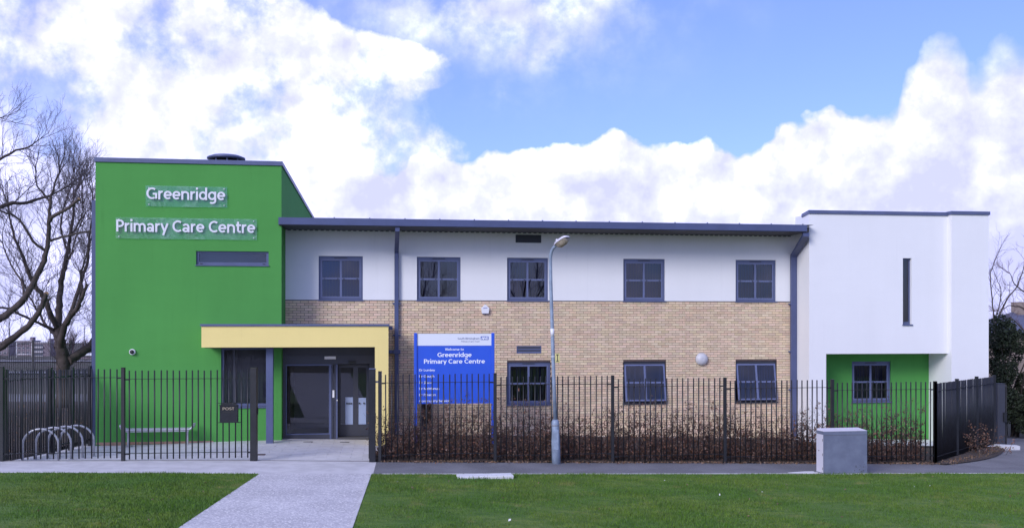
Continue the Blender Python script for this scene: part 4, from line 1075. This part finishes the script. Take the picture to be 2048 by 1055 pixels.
# ------------------------------------------------------------------ grass
def blades(name, inside, x0, x1, y0, y1, dens, hgt, parent=None):
    n = int((x1-x0)*(y1-y0)*dens); x = rng.uniform(x0, x1, n); y = rng.uniform(y0, y1, n)
    k = inside(x, y); x, y = x[k], y[k]; n = len(x)
    z = np.where(x > -6.5, -.188-.026*x, -.019+.013*(-6.5-np.maximum(x, -13)))+.012
    a = rng.uniform(0, 6.283, n); w = rng.uniform(.004, .009, n); clump = .75+.35*np.sin(x*2.1+np.sin(y*1.7)*1.3)*np.sin(y*2.6+x*.6)
    h = hgt*rng.uniform(.5, 1.25, n)*clump; l = rng.uniform(.1, .8, n)*h; b = rng.uniform(0, 6.283, n)
    V = np.empty((n, 3, 3)); V[:, 0] = np.stack([x-w*np.cos(a), y-w*np.sin(a), z-.01], 1); V[:, 1] = np.stack([x+w*np.cos(a), y+w*np.sin(a), z-.01], 1)
    V[:, 2] = np.stack([x+l*np.cos(b), y+l*np.sin(b), z+h], 1)
    o = bpy.data.objects.new(name, fast_mesh(name, V.reshape(-1, 3), np.arange(n*3).reshape(-1, 3), M['grass'])); C.objects.link(o); o['kind'] = 'stuff'
    return o
ex = np.array([p[0] for p in EDGE]); ey = np.array([p[1] for p in EDGE])
def in_l(x, y): return (y < np.interp(x, ex, ey)-.01+rng.normal(0, .02, len(x))) & (x < -5.54+(21.95-y)*.030-.0+rng.normal(0, .02, len(x))) & (x > -.53*y)
def in_r(x, y): return (y < np.interp(x, ex, ey)-.045+rng.normal(0, .015, len(x))) & (x > -3.17+(22.33-y)*.088+.04+rng.normal(0, .012, len(x))) & (x < .53*y) & ~((abs(x+.6) < .6) & (abs(y-22.24-.165*(x+.6)) < .2))
tag(blades('grass', in_l, -12, -5, 15.5, 22.1, 1700, .052), kind='stuff')
tag(blades('grass', in_r, -3.5, 13.6, 15.5, 25.6, 1700, .052), kind='stuff')
n = 260; V = []; F = []
for k in range(n):                                                     # taller tufts round the cabinet's foot and the slab
    if k < 150: x = 7.35+random.uniform(0, 1.35); y = 24.10+.175*(x-7.4)+random.uniform(-.1, .06)
    else: x = random.uniform(-1.25, .05); y = 22.03+.165*(x+.6)+random.uniform(-.05, .02)
    z = H(x); a = random.uniform(0, 6.28); h = random.uniform(.05, .11); w = .008
    F.append((len(V), len(V)+1, len(V)+2)); V += [(x-w*math.cos(a), y-w*math.sin(a), z), (x+w*math.cos(a), y+w*math.sin(a), z), (x+random.uniform(-.04, .04), y+random.uniform(-.04, .04), z+h)]
o = bpy.data.objects.new('grass', fast_mesh('tufts', V, F, M['grass'])); C.objects.link(o); o['kind'] = 'stuff'

# ------------------------------------------------------------------ leaves and twigs
def leaf_cloud(P, size, squash=.62, jit=.35):
    """rhombic folded leaves (two triangles) at points P"""
    P = np.asarray(P); n = len(P)
    d = rng.normal(size=(n, 3)); d /= np.linalg.norm(d, axis=1)[:, None]
    e = rng.normal(size=(n, 3)); e -= d*(d*e).sum(1)[:, None]; e /= np.linalg.norm(e, axis=1)[:, None]
    f = np.cross(d, e); s = size*rng.uniform(.6, 1.3, n)[:, None]
    V = np.stack([P-d*s*.5, P+e*s*squash*.5+f*s*.12, P+d*s*.5, P-e*s*squash*.5+f*s*.12], 1).reshape(-1, 3)
    return V, np.arange(n*4).reshape(-1, 4)


class Twigs:
    """bulk tapering 3- or 4-sided tubes as arrays"""
    def __init__(s): s.V = []; s.F = []; s.n = 0
    def add(s, pts, r0, r1, sides=3):
        P = np.asarray(pts, float); k = len(P); d = np.gradient(P, axis=0); d /= np.linalg.norm(d, axis=1)[:, None]+1e-9
        ref = np.array([.3, .9, .1]) if abs(d[0][1]) < .8 else np.array([1., 0, 0])
        a = np.cross(d, ref); a /= np.linalg.norm(a, axis=1)[:, None]; b = np.cross(d, a); r = np.linspace(r0, r1, k)[:, None]
        ang = np.arange(sides)*2*math.pi/sides
        V = np.stack([P+(a*math.cos(t)+b*math.sin(t))*r for t in ang], 1).reshape(-1, 3)
        F = [(i*sides+j, i*sides+(j+1) % sides, (i+1)*sides+(j+1) % sides, (i+1)*sides+j) for i in range(k-1) for j in range(sides)]
        s.V.append(V); s.F.append(np.array(F)+s.n); s.n += len(V)
    def obj(s, name, m, parent=None):
        o = bpy.data.objects.new(name, fast_mesh(name, np.concatenate(s.V), np.concatenate(s.F), m, True)); C.objects.link(o); o.parent = parent; return o


def whip(p, h, lean, r=.006, seg=5):
    pts = [np.array(p)]
    d = np.array([random.gauss(0, lean), random.gauss(0, lean), 1.])
    for i in range(seg): d = d+np.array([random.gauss(0, .12), random.gauss(0, .12), 0]); pts.append(pts[-1]+d/np.linalg.norm(d)*h/seg)
    return pts


# beech hedge inside the right-hand fence
hedge = empty('beech_hedge', (3.8, 26.1, H(3.8)), 0, 'thin brown-leaved beech hedge growing behind the long railing fence', 'hedge')
tw = Twigs(); LP = []
x = -3.25
while x < 11.15:
    tall = .5+.5*math.sin(x*1.9+1.0)*math.sin(x*.73+.4)+random.uniform(-.35, .35)
    for row in range(3):
        px = x+random.uniform(-.13, .13); py = fence_y(px)+.28+row*.38+random.uniform(-.1, .1); pz = H(px)+.05
        for k in range(3):
            hh = random.uniform(.65, 1.2)+max(0, tall)*random.uniform(.25, .9)
            pts = whip((px, py, pz), hh, .16, .006); tw.add([np.array(q)-np.array(hedge.location) for q in pts], .007, .002)
            for q in range(12):
                t_ = random.random()**1.25; i = min(4, int(t_*5)); b = pts[i]+(pts[i+1]-pts[i])*(t_*5-i)
                l = random.uniform(.08, .24)*(1.15-t_*.6); a = random.uniform(0, 6.28)
                e = b+np.array([math.cos(a)*l, math.sin(a)*l, random.uniform(.0, .8)*l])
                tw.add([b-np.array(hedge.location), e-np.array(hedge.location)], .0028, .0012)
                nl = 8 if t_ < .6 else (4 if random.random() < .6 else 0)
                for m_ in range(nl): LP.append(b+(e-b)*random.uniform(.2, 1.1)+np.array([random.gauss(0, .03) for _ in range(3)]))
        if random.random() < .8:
            hh = random.uniform(1.1, 1.85); pts = whip((px, py, pz), hh, .08); tw.add([np.array(q)-np.array(hedge.location) for q in pts], .006, .0015)
    x += .21
for k in range(7000):                                                  # the dense foot of the hedge
    px = random.uniform(-3.25, 11.2); LP.append(np.array([px, fence_y(px)+random.uniform(.12, 1.2), H(px)+.03+abs(random.gauss(0, .24))]))
tw.obj('twigs', M['twig'], hedge)
V, F = leaf_cloud(np.array(LP)-np.array(hedge.location), .052)
o = bpy.data.objects.new('leaves', fast_mesh('leaves', V, F, M['leaf'])); C.objects.link(o); o.parent = hedge; o['kind'] = 'stuff'
print('hedge leaves', len(LP))
# brown shrub by the angled fence
sh = empty('brown_shrub', (13.6, 28.9, H(13.6)), 0, 'orange-brown beech bush against the angled black fence', 'bush')
tw = Twigs(); LP = []
for k in range(20):
    pts = whip((random.gauss(0, .30), random.gauss(.05, .12), .05), random.uniform(.5, 1.25), .35); tw.add(pts, .007, .002)
    for q in range(10):
        t_ = random.uniform(.25, 1); i = min(4, int(t_*5)); b = pts[i]; LP += [b+np.array([random.gauss(0, .07) for _ in range(3)]) for _ in range(3)]
tw.obj('twigs', M['twig'], sh); V, F = leaf_cloud(LP, .055)
o = bpy.data.objects.new('leaves', fast_mesh('shrub_leaves', V, F, M['leaf'])); C.objects.link(o); o.parent = sh; o['kind'] = 'stuff'
# fallen leaves along the fence foot, on the bank and on the far-left ground
LP = []
for k in range(1700):
    px = random.uniform(-3.2, 11.4); LP.append((px, fence_y(px)+random.gauss(-.03, .10), H(px)+.022+random.uniform(0, .015)))
for k in range(380):
    t_ = random.random(); px = 11.35+3.85*t_; LP.append((px+random.uniform(0, .35), 26.75+4.35*t_-random.uniform(0, .4), H(px)+random.uniform(.03, .1)))
for k in range(2500):
    px = random.uniform(-20, -12.1); LP.append((px, random.uniform(23.8, 42), random.uniform(.0, .03)))
V, F = leaf_cloud(LP, .055)
o = bpy.data.objects.new('fallen_leaves', fast_mesh('fallen_leaves', V, F, M['litter'])); C.objects.link(o); o['kind'] = 'stuff'
LP = [(random.uniform(-3, 12), random.uniform(16.2, 23.5), 0) for k in range(12)]; LP = [(a, b, H(a)+.05) for a, b, c in LP if a > pr_x(b)+.1 and b < edge_y(a)-.3]
BL_ = [(random.uniform(-11, 12.5), random.uniform(16.2, 25)) for k in range(150)]; BL_ = [(a, b, H(a)+.055) for a, b in BL_ if b < edge_y(a)-.1 and (a > pr_x(b)+.05 or a < pl_x(b)-.05)]
V, F = leaf_cloud(BL_, .045); o = bpy.data.objects.new('fallen_leaves', fast_mesh('lawn_leaves', V, F, M['litter'])); C.objects.link(o); o['kind'] = 'stuff'
V, F = leaf_cloud(LP, .06); o = bpy.data.objects.new('pale_litter', fast_mesh('pale_litter', V, F, M['slab'])); C.objects.link(o); o['kind'] = 'stuff'


# ------------------------------------------------------------------ trees
def grow(tw, p, d, L, r, lev, up=.25, wig=.22):
    """recursive bare branch; p, d arrays"""
    n = 4 if lev > 1 else 3; pts = [p]; dd = d.copy()
    for i in range(n):
        dd = dd+rng.normal(0, wig, 3)+np.array([0, 0, up*.35]); dd /= np.linalg.norm(dd); pts.append(pts[-1]+dd*L/n)
    tw.add(pts, r, r*.45, 4 if r > .02 else 3)
    if lev == 0: return
    k = {4: 6, 3: 5, 2: 5, 1: 4}[lev]
    for j in range(k):
        t_ = .25+.75*(j+rng.uniform(.1, .9))/k; i = min(n-1, int(t_*n)); q = pts[i]+(pts[i+1]-pts[i])*(t_*n-i)
        base = pts[i+1]-pts[i]; base /= np.linalg.norm(base)
        s = rng.normal(size=3); s -= base*(s@base); s /= np.linalg.norm(s)
        a = rng.uniform(.45, 1.0); nd = base*math.cos(a)+s*math.sin(a)+np.array([0, 0, up]); nd /= np.linalg.norm(nd)
        grow(tw, q, nd, L*rng.uniform(.5, .75)*(1.15-.5*t_), max(.0036, r*.5*(1.1-.4*t_)), lev-1, up, wig)


def limb_tree(name, loc, limbs, label, group=None, lev=2, L0=1.6, every=.55, cuts=(), tmat='twigs', start=.25, cat='tree', r_twig=.0135):
    """limbs: [(points, r0, r1)] in metres from the foot of the tree; twigs sprout along each"""
    t = empty(name, loc, 0, label, cat, group); tb = MB(); tw = Twigs()
    for pts, r0, r1 in limbs:
        P = [Vector(p) for p in pts]; Q = []                           # smooth with Catmull-Rom
        for i in range(len(P)-1):
            a, b, c, d = P[max(i-1, 0)], P[i], P[i+1], P[min(i+2, len(P)-1)]
            for k in range(4):
                s = k/4; Q.append(.5*((2*b)+(c-a)*s+(2*a-5*b+4*c-d)*s*s+(3*b-a-3*c+d)*s**3))
        Q.append(P[-1]); m = len(Q)
        Q = [q+Vector((rng.normal(0, .012), rng.normal(0, .02), rng.normal(0, .012))) if 0 < i < m-1 else q for i, q in enumerate(Q)]
        rr = [.9*(r0+(r1-r0)*i/(m-1))*rng.uniform(.95, 1.07) for i in range(m)]
        tb.tube(Q, rr, 9)
        Ltot = sum((Q[i+1]-Q[i]).length for i in range(m-1)); acc = 0; nxt = Ltot*start
        for i in range(m-1):
            seg = (Q[i+1]-Q[i]); l = seg.length
            while acc+l > nxt:
                q = np.array(Q[i]+seg*((nxt-acc)/l)); b = np.array(seg.normalized()); s = rng.normal(size=3); s -= b*(s@b); s /= np.linalg.norm(s)
                a = rng.uniform(.5, 1.05); nd = b*math.cos(a)+s*math.sin(a)+np.array([0, 0, .3]); nd /= np.linalg.norm(nd)
                fr = nxt/Ltot; grow(tw, q, nd, L0*rng.uniform(.6, 1.2), min(r_twig, rr[i]*.6), lev); nxt += every*rng.uniform(.6, 1.4)
            acc += l
        if r1 < .05:
            for k in range(3):
                b = np.array((Q[-1]-Q[-3]).normalized())+rng.normal(0, .35, 3); b /= np.linalg.norm(b); grow(tw, np.array(Q[-1]), b, L0*rng.uniform(.7, 1.2), r1*.9, lev)
    trunk = tb.obj('trunk', M['bark'], t)
    for p, r, d in cuts:
        MB().lathe([(r, 0), (r*.96, .012)], 12).turn(Matrix.Translation(p) @ Vector(d).to_track_quat('Z', 'Y').to_matrix().to_4x4()).obj('sawn_face', M['cut'], trunk)
    tw.obj('crown', M[tmat], t)
    return t


# tree behind the side railing: metres from its foot, seen against the sky left of the tower (40 m away)
def T(px, py, dy=0.): return ((px-125)/50., dy, 3.2+(652-py)/50.+.12)
limbs_a = [([T(128, 815), T(127, 760), T(126, 718), T(121, 690), T(116, 664)], .36, .20),
           ([T(117, 668), T(113, 636, .2), T(111, 602, .3), T(114, 562, .4), T(117, 534, .5), T(122, 500, .6), T(130, 470, .5), T(137, 436, .4), T(140, 400, .3)], .17, .035),
           ([T(114, 655), T(108, 622, -.4), T(100, 591, -.6), T(88, 568, -.9), T(77, 534, -1.), T(70, 505, -1.2), T(58, 470, -1.3), T(50, 420, -1.3)], .13, .03),
           ([T(122, 706), T(131, 668, -.3), T(148, 639, -.5), T(171, 619, -.8), T(183, 600, -1.), T(196, 570, -1.)], .17, .06),
           ([T(146, 642, -.5), T(154, 612, -.3), T(158, 566, .1), T(166, 525, .4), T(164, 480, .6), T(170, 430, .7), T(168, 380, .8)], .10, .025),
           ([T(172, 618, -.8), T(176, 580, -.6), T(168, 545, -.3), T(178, 500, .0), T(183, 450, .2)], .07, .02),
           ([T(136, 722), T(150, 708, .4), T(168, 690, .7), T(182, 656, 1.), T(190, 610, 1.2), T(196, 560, 1.3)], .22, .11),
           ([T(168, 690, .7), T(180, 684, .8), T(196, 672, .9)], .10, .08),
           ([T(112, 695), T(98, 668, .5), T(70, 650, .9), T(52, 628, 1.2), T(30, 600, 1.4), T(10, 560, 1.5)], .09, .025),
           ([T(110, 660), T(80, 640, -.6), T(45, 618, -1.2), T(15, 612, -1.6), T(-15, 590, -1.8)], .07, .02),
           ([T(117, 534, .5), T(128, 520, .2), T(143, 510, -.1), T(158, 480, -.3), T(172, 440, -.4)], .05, .02),
           ([T(122, 500, .6), T(105, 470, .9), T(98, 430, 1.1), T(108, 380, 1.3), T(118, 340, 1.4)], .05, .016),
           ([T(130, 470, .5), T(150, 430, .6), T(150, 380, .7), T(140, 330, .8)], .04, .014)]
limb_tree('bare_tree', ((125-1024)/50., 40, -.12), limbs_a, 'bare spreading tree with forked trunk just left of the green tower', lev=2, L0=1.4, every=.12, start=.30)
# a nearer tree whose trunk stands left of the picture, two big limbs reaching in (34 m away)
def T2(px, py, dy=0.): return ((px+160)/58.8, dy, 3.2+(652-py)/58.8+.12)
limbs_b = [([T2(-160, 850), T2(-158, 760), T2(-150, 700), T2(-140, 640)], .38, .26),
           ([T2(-150, 740), T2(-100, 730, -.2), T2(-40, 716, -.4), T2(0, 702, -.5), T2(43, 677, -.6), T2(77, 650, -.7), T2(97, 625, -.7), T2(107, 602, -.7), T2(112, 588, -.7)], .17, .075),
           ([T2(-142, 660), T2(-80, 655, .2), T2(-30, 645, .3), T2(0, 630, .4), T2(37, 593, .5), T2(65, 540, .5), T2(77, 511, .5), T2(84, 468, .5), T2(88, 437, .4), T2(90, 400, .4), T2(98, 375, .3), T2(110, 345, .3)], .17, .028),
           ([T2(88, 440, .4), T2(100, 430, .3), T2(122, 420, .2), T2(140, 410, .1), T2(158, 398, .0)], .075, .05),
           ([T2(82, 480, .5), T2(110, 470, .6), T2(150, 460, .7), T2(186, 448, .8)], .055, .015),
           ([T2(80, 500, .5), T2(60, 480, .2), T2(40, 440, .0), T2(15, 425, -.3), T2(-20, 410, -.5)], .06, .02),
           ([T2(90, 400, .4), T2(70, 380, .5), T2(55, 360, .6), T2(52, 330, .7)], .045, .014),
           ([T2(-140, 640), T2(-120, 560, .4), T2(-80, 480, .8), T2(-30, 410, 1.), T2(20, 395, 1.2), T2(60, 383, 1.3), T2(105, 358, 1.4)], .14, .02),
           ([T2(-140, 640), T2(-130, 520, -.6), T2(-90, 400, -1.), T2(-40, 310, -1.3), T2(5, 268, -1.5), T2(50, 256, -1.6)], .12, .012),
           ([T2(-130, 520, -.6), T2(-90, 430, -.4), T2(-30, 350, -.2), T2(20, 306, .0), T2(55, 292, .1), T2(75, 276, .2)], .09, .012),
           ([T2(35, 595, .5), T2(20, 560, .8), T2(-5, 530, 1.), T2(-30, 480, 1.2)], .05, .02)]
limb_tree('bare_tree', ((-160-1024)/58.8, 34, -.12), limbs_b, 'nearer bare tree at the left edge with a limb sawn off short', lev=2, L0=1.15, every=.19, start=.45,
               cuts=((T2(112.2, 587.5, -.7), .08, (.08, -.2, .25)), (T2(158.5, 397.5, .0), .055, (.3, -.1, .25))))

# bare thorn and evergreens on the right
def bushy(name, loc, rad, hgt, n, label, group=None, size=.11, m='ever'):
    t = empty(name, loc, 0, label, 'shrub', group); P = []
    lobes = [(rng.uniform(-.55, .55)*rad[0], rng.uniform(-.55, .55)*rad[1], hgt*rng.uniform(.15, .92), rng.uniform(.3, .55)) for _ in range(22)]
    for k in range(n):
        a = lobes[rng.integers(len(lobes))]; taper = 1-.45*(a[2]/hgt)**2
        d = rng.normal(size=3); d /= np.linalg.norm(d); r = a[3]*rng.uniform(.55, 1.05)**.5
        P.append((a[0]*taper+d[0]*r*rad[0]*.62, a[1]*taper+d[1]*r*rad[1]*.62, max(.03, a[2]+d[2]*r*hgt*.27)))
    V, F = leaf_cloud(P, size, .55); o = bpy.data.objects.new('foliage', fast_mesh('foliage', V, F, M[m])); C.objects.link(o); o.parent = t; o['kind'] = 'stuff'
    tw = Twigs()
    for k in range(7): tw.add(whip((rng.normal(0, rad[0]*.15), rng.normal(0, rad[1]*.15), 0), hgt*rng.uniform(.6, .9), .2), .05, .012, 4)
    tw.obj('stem', M['everstem'], t); return t
for x, y, rx, ry, h, n, lab in ((17.6, 35.6, 1.5, 1.5, 4.3, 17000, 'tall dark evergreen shrub close behind the white block corner'),
                                (20.1, 36.5, 1.7, 1.5, 3.3, 14000, 'lower rounded dark evergreen shrub at the right edge'),
                                (18.9, 34.2, 2.4, .9, 2.2, 16000, 'dark ivy-clad evergreen hedge bush beside the asphalt'),
                                (22.6, 35.4, 1.8, 1.1, 3.6, 13000, 'dark evergreen shrub furthest to the right')):
    bushy('evergreen_shrub', (x, y, H(18)-.05), (rx, ry), h, n, lab)
def T3(px, py, dy=0.): return ((px-1990)/50., dy, 3.2+(652-py)/50.+.6)
limbs_c = [([T3(1992, 860), T3(1991, 740), T3(1990, 655)], .09, .05), ([T3(1990, 655), T3(1986, 610), T3(1983, 560, .1), T3(1986, 530), T3(1996, 505)], .035, .01),
           ([T3(1991, 650), T3(2008, 600, -.2), T3(2028, 570, -.3), T3(2038, 530, -.4), T3(2044, 500, -.4)], .04, .01), ([T3(1990, 640), T3(2010, 585, .3), T3(2002, 560, .3)], .03, .01)]
limb_tree('bare_tree', ((1990-1024)/50., 40, -.6), limbs_c, 'small bare thorn tree rising above the evergreens at right', lev=1, L0=.8, every=.35)
def T4(px, py, dy=0.): return ((px-2075)/45., dy, 3.2+(652-py)/45.+.6)
limbs_d = [([T4(2075, 860), T4(2074, 720), T4(2070, 640)], .16, .10), ([T4(2070, 645), T4(2050, 620), T4(2025, 610), T4(2010, 615)], .06, .015), ([T4(2070, 640), T4(2060, 590, .3), T4(2040, 570, .4), T4(2030, 545, .5)], .06, .015),
           ([T4(2072, 680), T4(2045, 665, -.3), T4(2018, 640, -.4), T4(2000, 636, -.5)], .05, .012), ([T4(2070, 640), T4(2085, 580), T4(2080, 520)], .07, .02)]
limb_tree('bare_tree', ((2075-1024)/45., 44.4, -.6), limbs_d, 'pinkish budding tree partly cut off by the right edge', lev=2, L0=.85, every=.30, tmat='pinktwig')

# ------------------------------------------------------------------ background on the left
def flats(px0, px1, py0, floors, Y, label, bal=False, plant=True):
    k = Y/2000.; x0, x1 = (px0-1024)*k, (px1-1024)*k; zt = 3.2+(652-py0)*k; zb = hill(x0, Y)-1; w = x1-x0; d = 12.
    t = empty('apartment_block', (x0, Y, zb), 0, label, 'building', 'flats beyond the playing field')
    MB().box(0, w, 0, d, 0, zt-zb).obj('wall', M['flatsbrick'], t)
    MB().box(-.3, w+.3, -.3, d+.3, zt-zb, zt-zb+.5).obj('roof', M['flatspale'], t)
    if plant: MB().box(w*.8, w*.97, 2, 6, zt-zb+.5, zt-zb+2.6).obj('lift_housing', M['flatsbrick'], t)
    for f in range(floors):
        z = zt-zb-2.1-f*2.75
        if bal:
            MB().box(.6, w*.62, -1.0, -.02, z-.9, z+.15).obj('balcony', M['flatspale'], t); MB().box(.6, w*.62, -.05, .02, z+.16, z+1.3).obj('window', M['flatswin'], t)
        else:
            for c in (.08, .36, .66):
                wd = MB().box(w*c, w*(c+.2), -.08, .05, z, z+1.35).obj('window', M['flatspale'], t)
                MB().box(w*c+.2, w*(c+.2)-.2, -.1, -.081, z+.15, z+1.2).obj('pane', M['flatswin'], wd)
    return t
flats(-16, 18, 683.5, 4, 640, 'leftmost far block of flats, partly behind the slanting limb', False, False)
flats(33, 63, 682, 4, 620, 'middle far block of flats with square windows', False, True)
flats(65, 100, 685.5, 4, 600, 'far block of flats with pale balcony bands', True, True)
def pole(px, y0, Y, label, t_head=False):
    k = Y/2000.; x = (px-1024)*k; zt = 3.2+(652-y0)*k; zb = hill(x, Y)-.3
    t = empty('light_pole', (x, Y, zb), 0, label, 'light pole', 'light poles beyond the far fence')
    MB().tube([(0, 0, 0), (0, 0, zt-zb)], [.12*Y/200, .07*Y/200], 8).obj('shaft', M['polegrey'], t)
    if t_head: MB().box(-.9, .9, -.15, .15, zt-zb-.02, zt-zb+.14).obj('lamp_head', M['flatspale'], t)
    else: MB().box(-.1, .5, -.12, .12, zt-zb, zt-zb+.12).obj('lamp_head', M['flatspale'], t)
pole(18, 590, 170, 'tall thin pole leftmost in the far view'); pole(100.5, 598, 180, 'tall pole beside the balcony flats, left of the trunk'); pole(169, 651, 200, 'short far pole with a flat crossbar head, close to the tower', True)
k = 360/2000.; t = empty('goal_posts', ((33-1024)*k, 360, hill(0, 360)), 0, 'white rugby goal posts on the far playing field', 'goal posts')
zt = 3.2-(684-652)*k-hill(0, 360); zc_ = 3.2-(708-652)*k-hill(0, 360); wd = 30.7*k
for x in (0, wd): MB().tube([(x, 0, -.2), (x, 0, zt)], .13, 8).obj('upright', M['whitemetal'], t)
MB().tube([(0.13, 0, zc_), (wd-.13, 0, zc_)], .12, 8).obj('crossbar', M['whitemetal'], t)
def globe_tree(px, py0, py1, Y, wpx, label):
    k = Y/2000.; x = (px-1024)*k; zb = hill(x, Y)-.1; h = 3.2+(652-py0)*k-zb; t = empty('bare_tree', (x, Y, zb), 0, label, 'tree', 'distant bare trees'); tw = Twigs(); tw.add([(0, 0, 0), (0, 0, h*.45)], .16, .1, 5)
    for j in range(26):
        a = rng.uniform(0, 6.28); s = rng.uniform(.05, .42); d = np.array([math.cos(a)*s, math.sin(a)*s, 1.]); d /= np.linalg.norm(d)
        grow(tw, np.array([0, 0, h*rng.uniform(.12, .45)]), d, h*rng.uniform(.4, .6), .05, 2, .1, .12)
    tw.obj('crown', M['pinktwig'], t)
globe_tree(146, 660, 710, 200, 26, 'distant oval bare tree seen between the forks of the trunk'); globe_tree(172, 676, 712, 210, 26, 'distant bare tree close to the tower edge, right of the oval one')
# far boundary railing with its posts
fy = 74.; t = empty('boundary_fence', (-47, fy, hill(-40, fy)), 0, 'distant dark boundary railing beyond the trees on the left', 'fence')
fb_ = MB().tube([(0, 0, .05), (0, 0, 2.2)], .016, 5).mesh('bar', M['fence'])
for i in range(8): MB().box(i*2.77+8.8-.07, i*2.77+8.8+.07, -.07, .07, -.1, 2.3).obj('post', M['fence'], t)
for z in (.2, 2.05): MB().box(7.5, 17.9, -.02, .02, z-.02, z+.02).obj('rail', M['fence'], t)
for i in range(74): place(fb_, 'bar', t, (7.6+i*.138, .03, 0))
# pale pavilion at the edge of the tower
t = empty('pavilion', (-55.5, 128, hill(-50, 128)), 0, 'low pavilion with a white flat roof behind the tree trunk', 'building')
MB().box(0, 9, 0, 5, 0, -.35-hill(-50, 128)-.2).obj('wall', M['flatsbrick'], t); MB().box(-.3, 9.3, -.3, 5.3, -.35-hill(-50, 128)-.2, -.35-hill(-50, 128)).obj('roof', M['whitemetal'], t)
# house behind the evergreens on the right
t = empty('house', (23.6, 46.5, -.6), .1, 'house with blue-grey slate roof and chimney glimpsed above the evergreens', 'house')
MB().box(0, 8, 0, 6, 0, 3.4).obj('wall', M['brown'], t)
MB().add([(-.3, -.3, 3.4), (8.3, -.3, 3.4), (8.3, 6.3, 3.4), (-.3, 6.3, 3.4), (1.5, 3, 4.5), (6.5, 3, 4.5)], [(0, 1, 5, 4), (1, 2, 5), (2, 3, 4, 5), (3, 0, 4), (3, 2, 1, 0)]).obj('roof', M['slate'], t)
MB().box(1.6, 2.2, 2.6, 3.2, 4.1, 5.0).obj('chimney', M['brown'], t)

# trees across the lawn behind the camera, mirrored in the windows
r_limbs = [([(0, 0, 0), (.1, 0, 2.), (0, .1, 3.4)], .27, .2), ([(0, .1, 3.3), (-.8, .2, 5.), (-2., .4, 7.), (-2.6, .5, 9.5)], .13, .03), ([(0, .1, 3.3), (.6, -.3, 5.2), (1.8, -.6, 7.2), (2.6, -.8, 9.6)], .13, .03),
           ([(0, .1, 3.4), (.1, .5, 5.8), (-.2, .8, 8.4), (.1, 1., 11.)], .14, .03), ([(-.6, .2, 4.6), (-2.2, .1, 5.6), (-4., .3, 6.4)], .08, .02), ([(.5, -.2, 5.), (2.4, .0, 6.), (4.2, .2, 6.6)], .08, .02)]
rt = limb_tree('bare_tree', (-14., -24., 0), r_limbs, 'bare tree across the lawn mirrored in the leftmost upper window', 'trees across the lawn', lev=2, L0=2.0, every=.38, r_twig=.03)
for x, y, rz, lb in ((-3.5, -30., 1.3, 'bare tree across the lawn mirrored in the middle upper windows'), (7.5, -27., 2.4, 'bare tree across the lawn mirrored in the upper windows right of the lamp'),
                     (19., -32., 4., 'bare tree across the lawn mirrored in the rightmost windows'), (-26., -30., 5., 'bare tree across the lawn mirrored in the tower slot window')):
    r2 = rt.copy(); C.objects.link(r2); r2.location = (x, y, -.1); r2.rotation_euler = (0, 0, rz); r2['label'] = lb
    for ch in list(rt.children): c2 = ch.copy(); C.objects.link(c2); c2.parent = r2
for i, (x, y, h, lab) in enumerate(((-24, -38, 5.5, 'dark evergreen across the lawn, mirrored in the entrance doors'), (-8, -40, 4.5, 'broad dark evergreen across the lawn, mirrored in the glass'), (9, -41, 5., 'tall dark evergreen across the lawn, mirrored at right'))):
    bushy('evergreen_shrub', (x, y, -.1), (5.5, 3.), h, 6000, lab, None, .35)
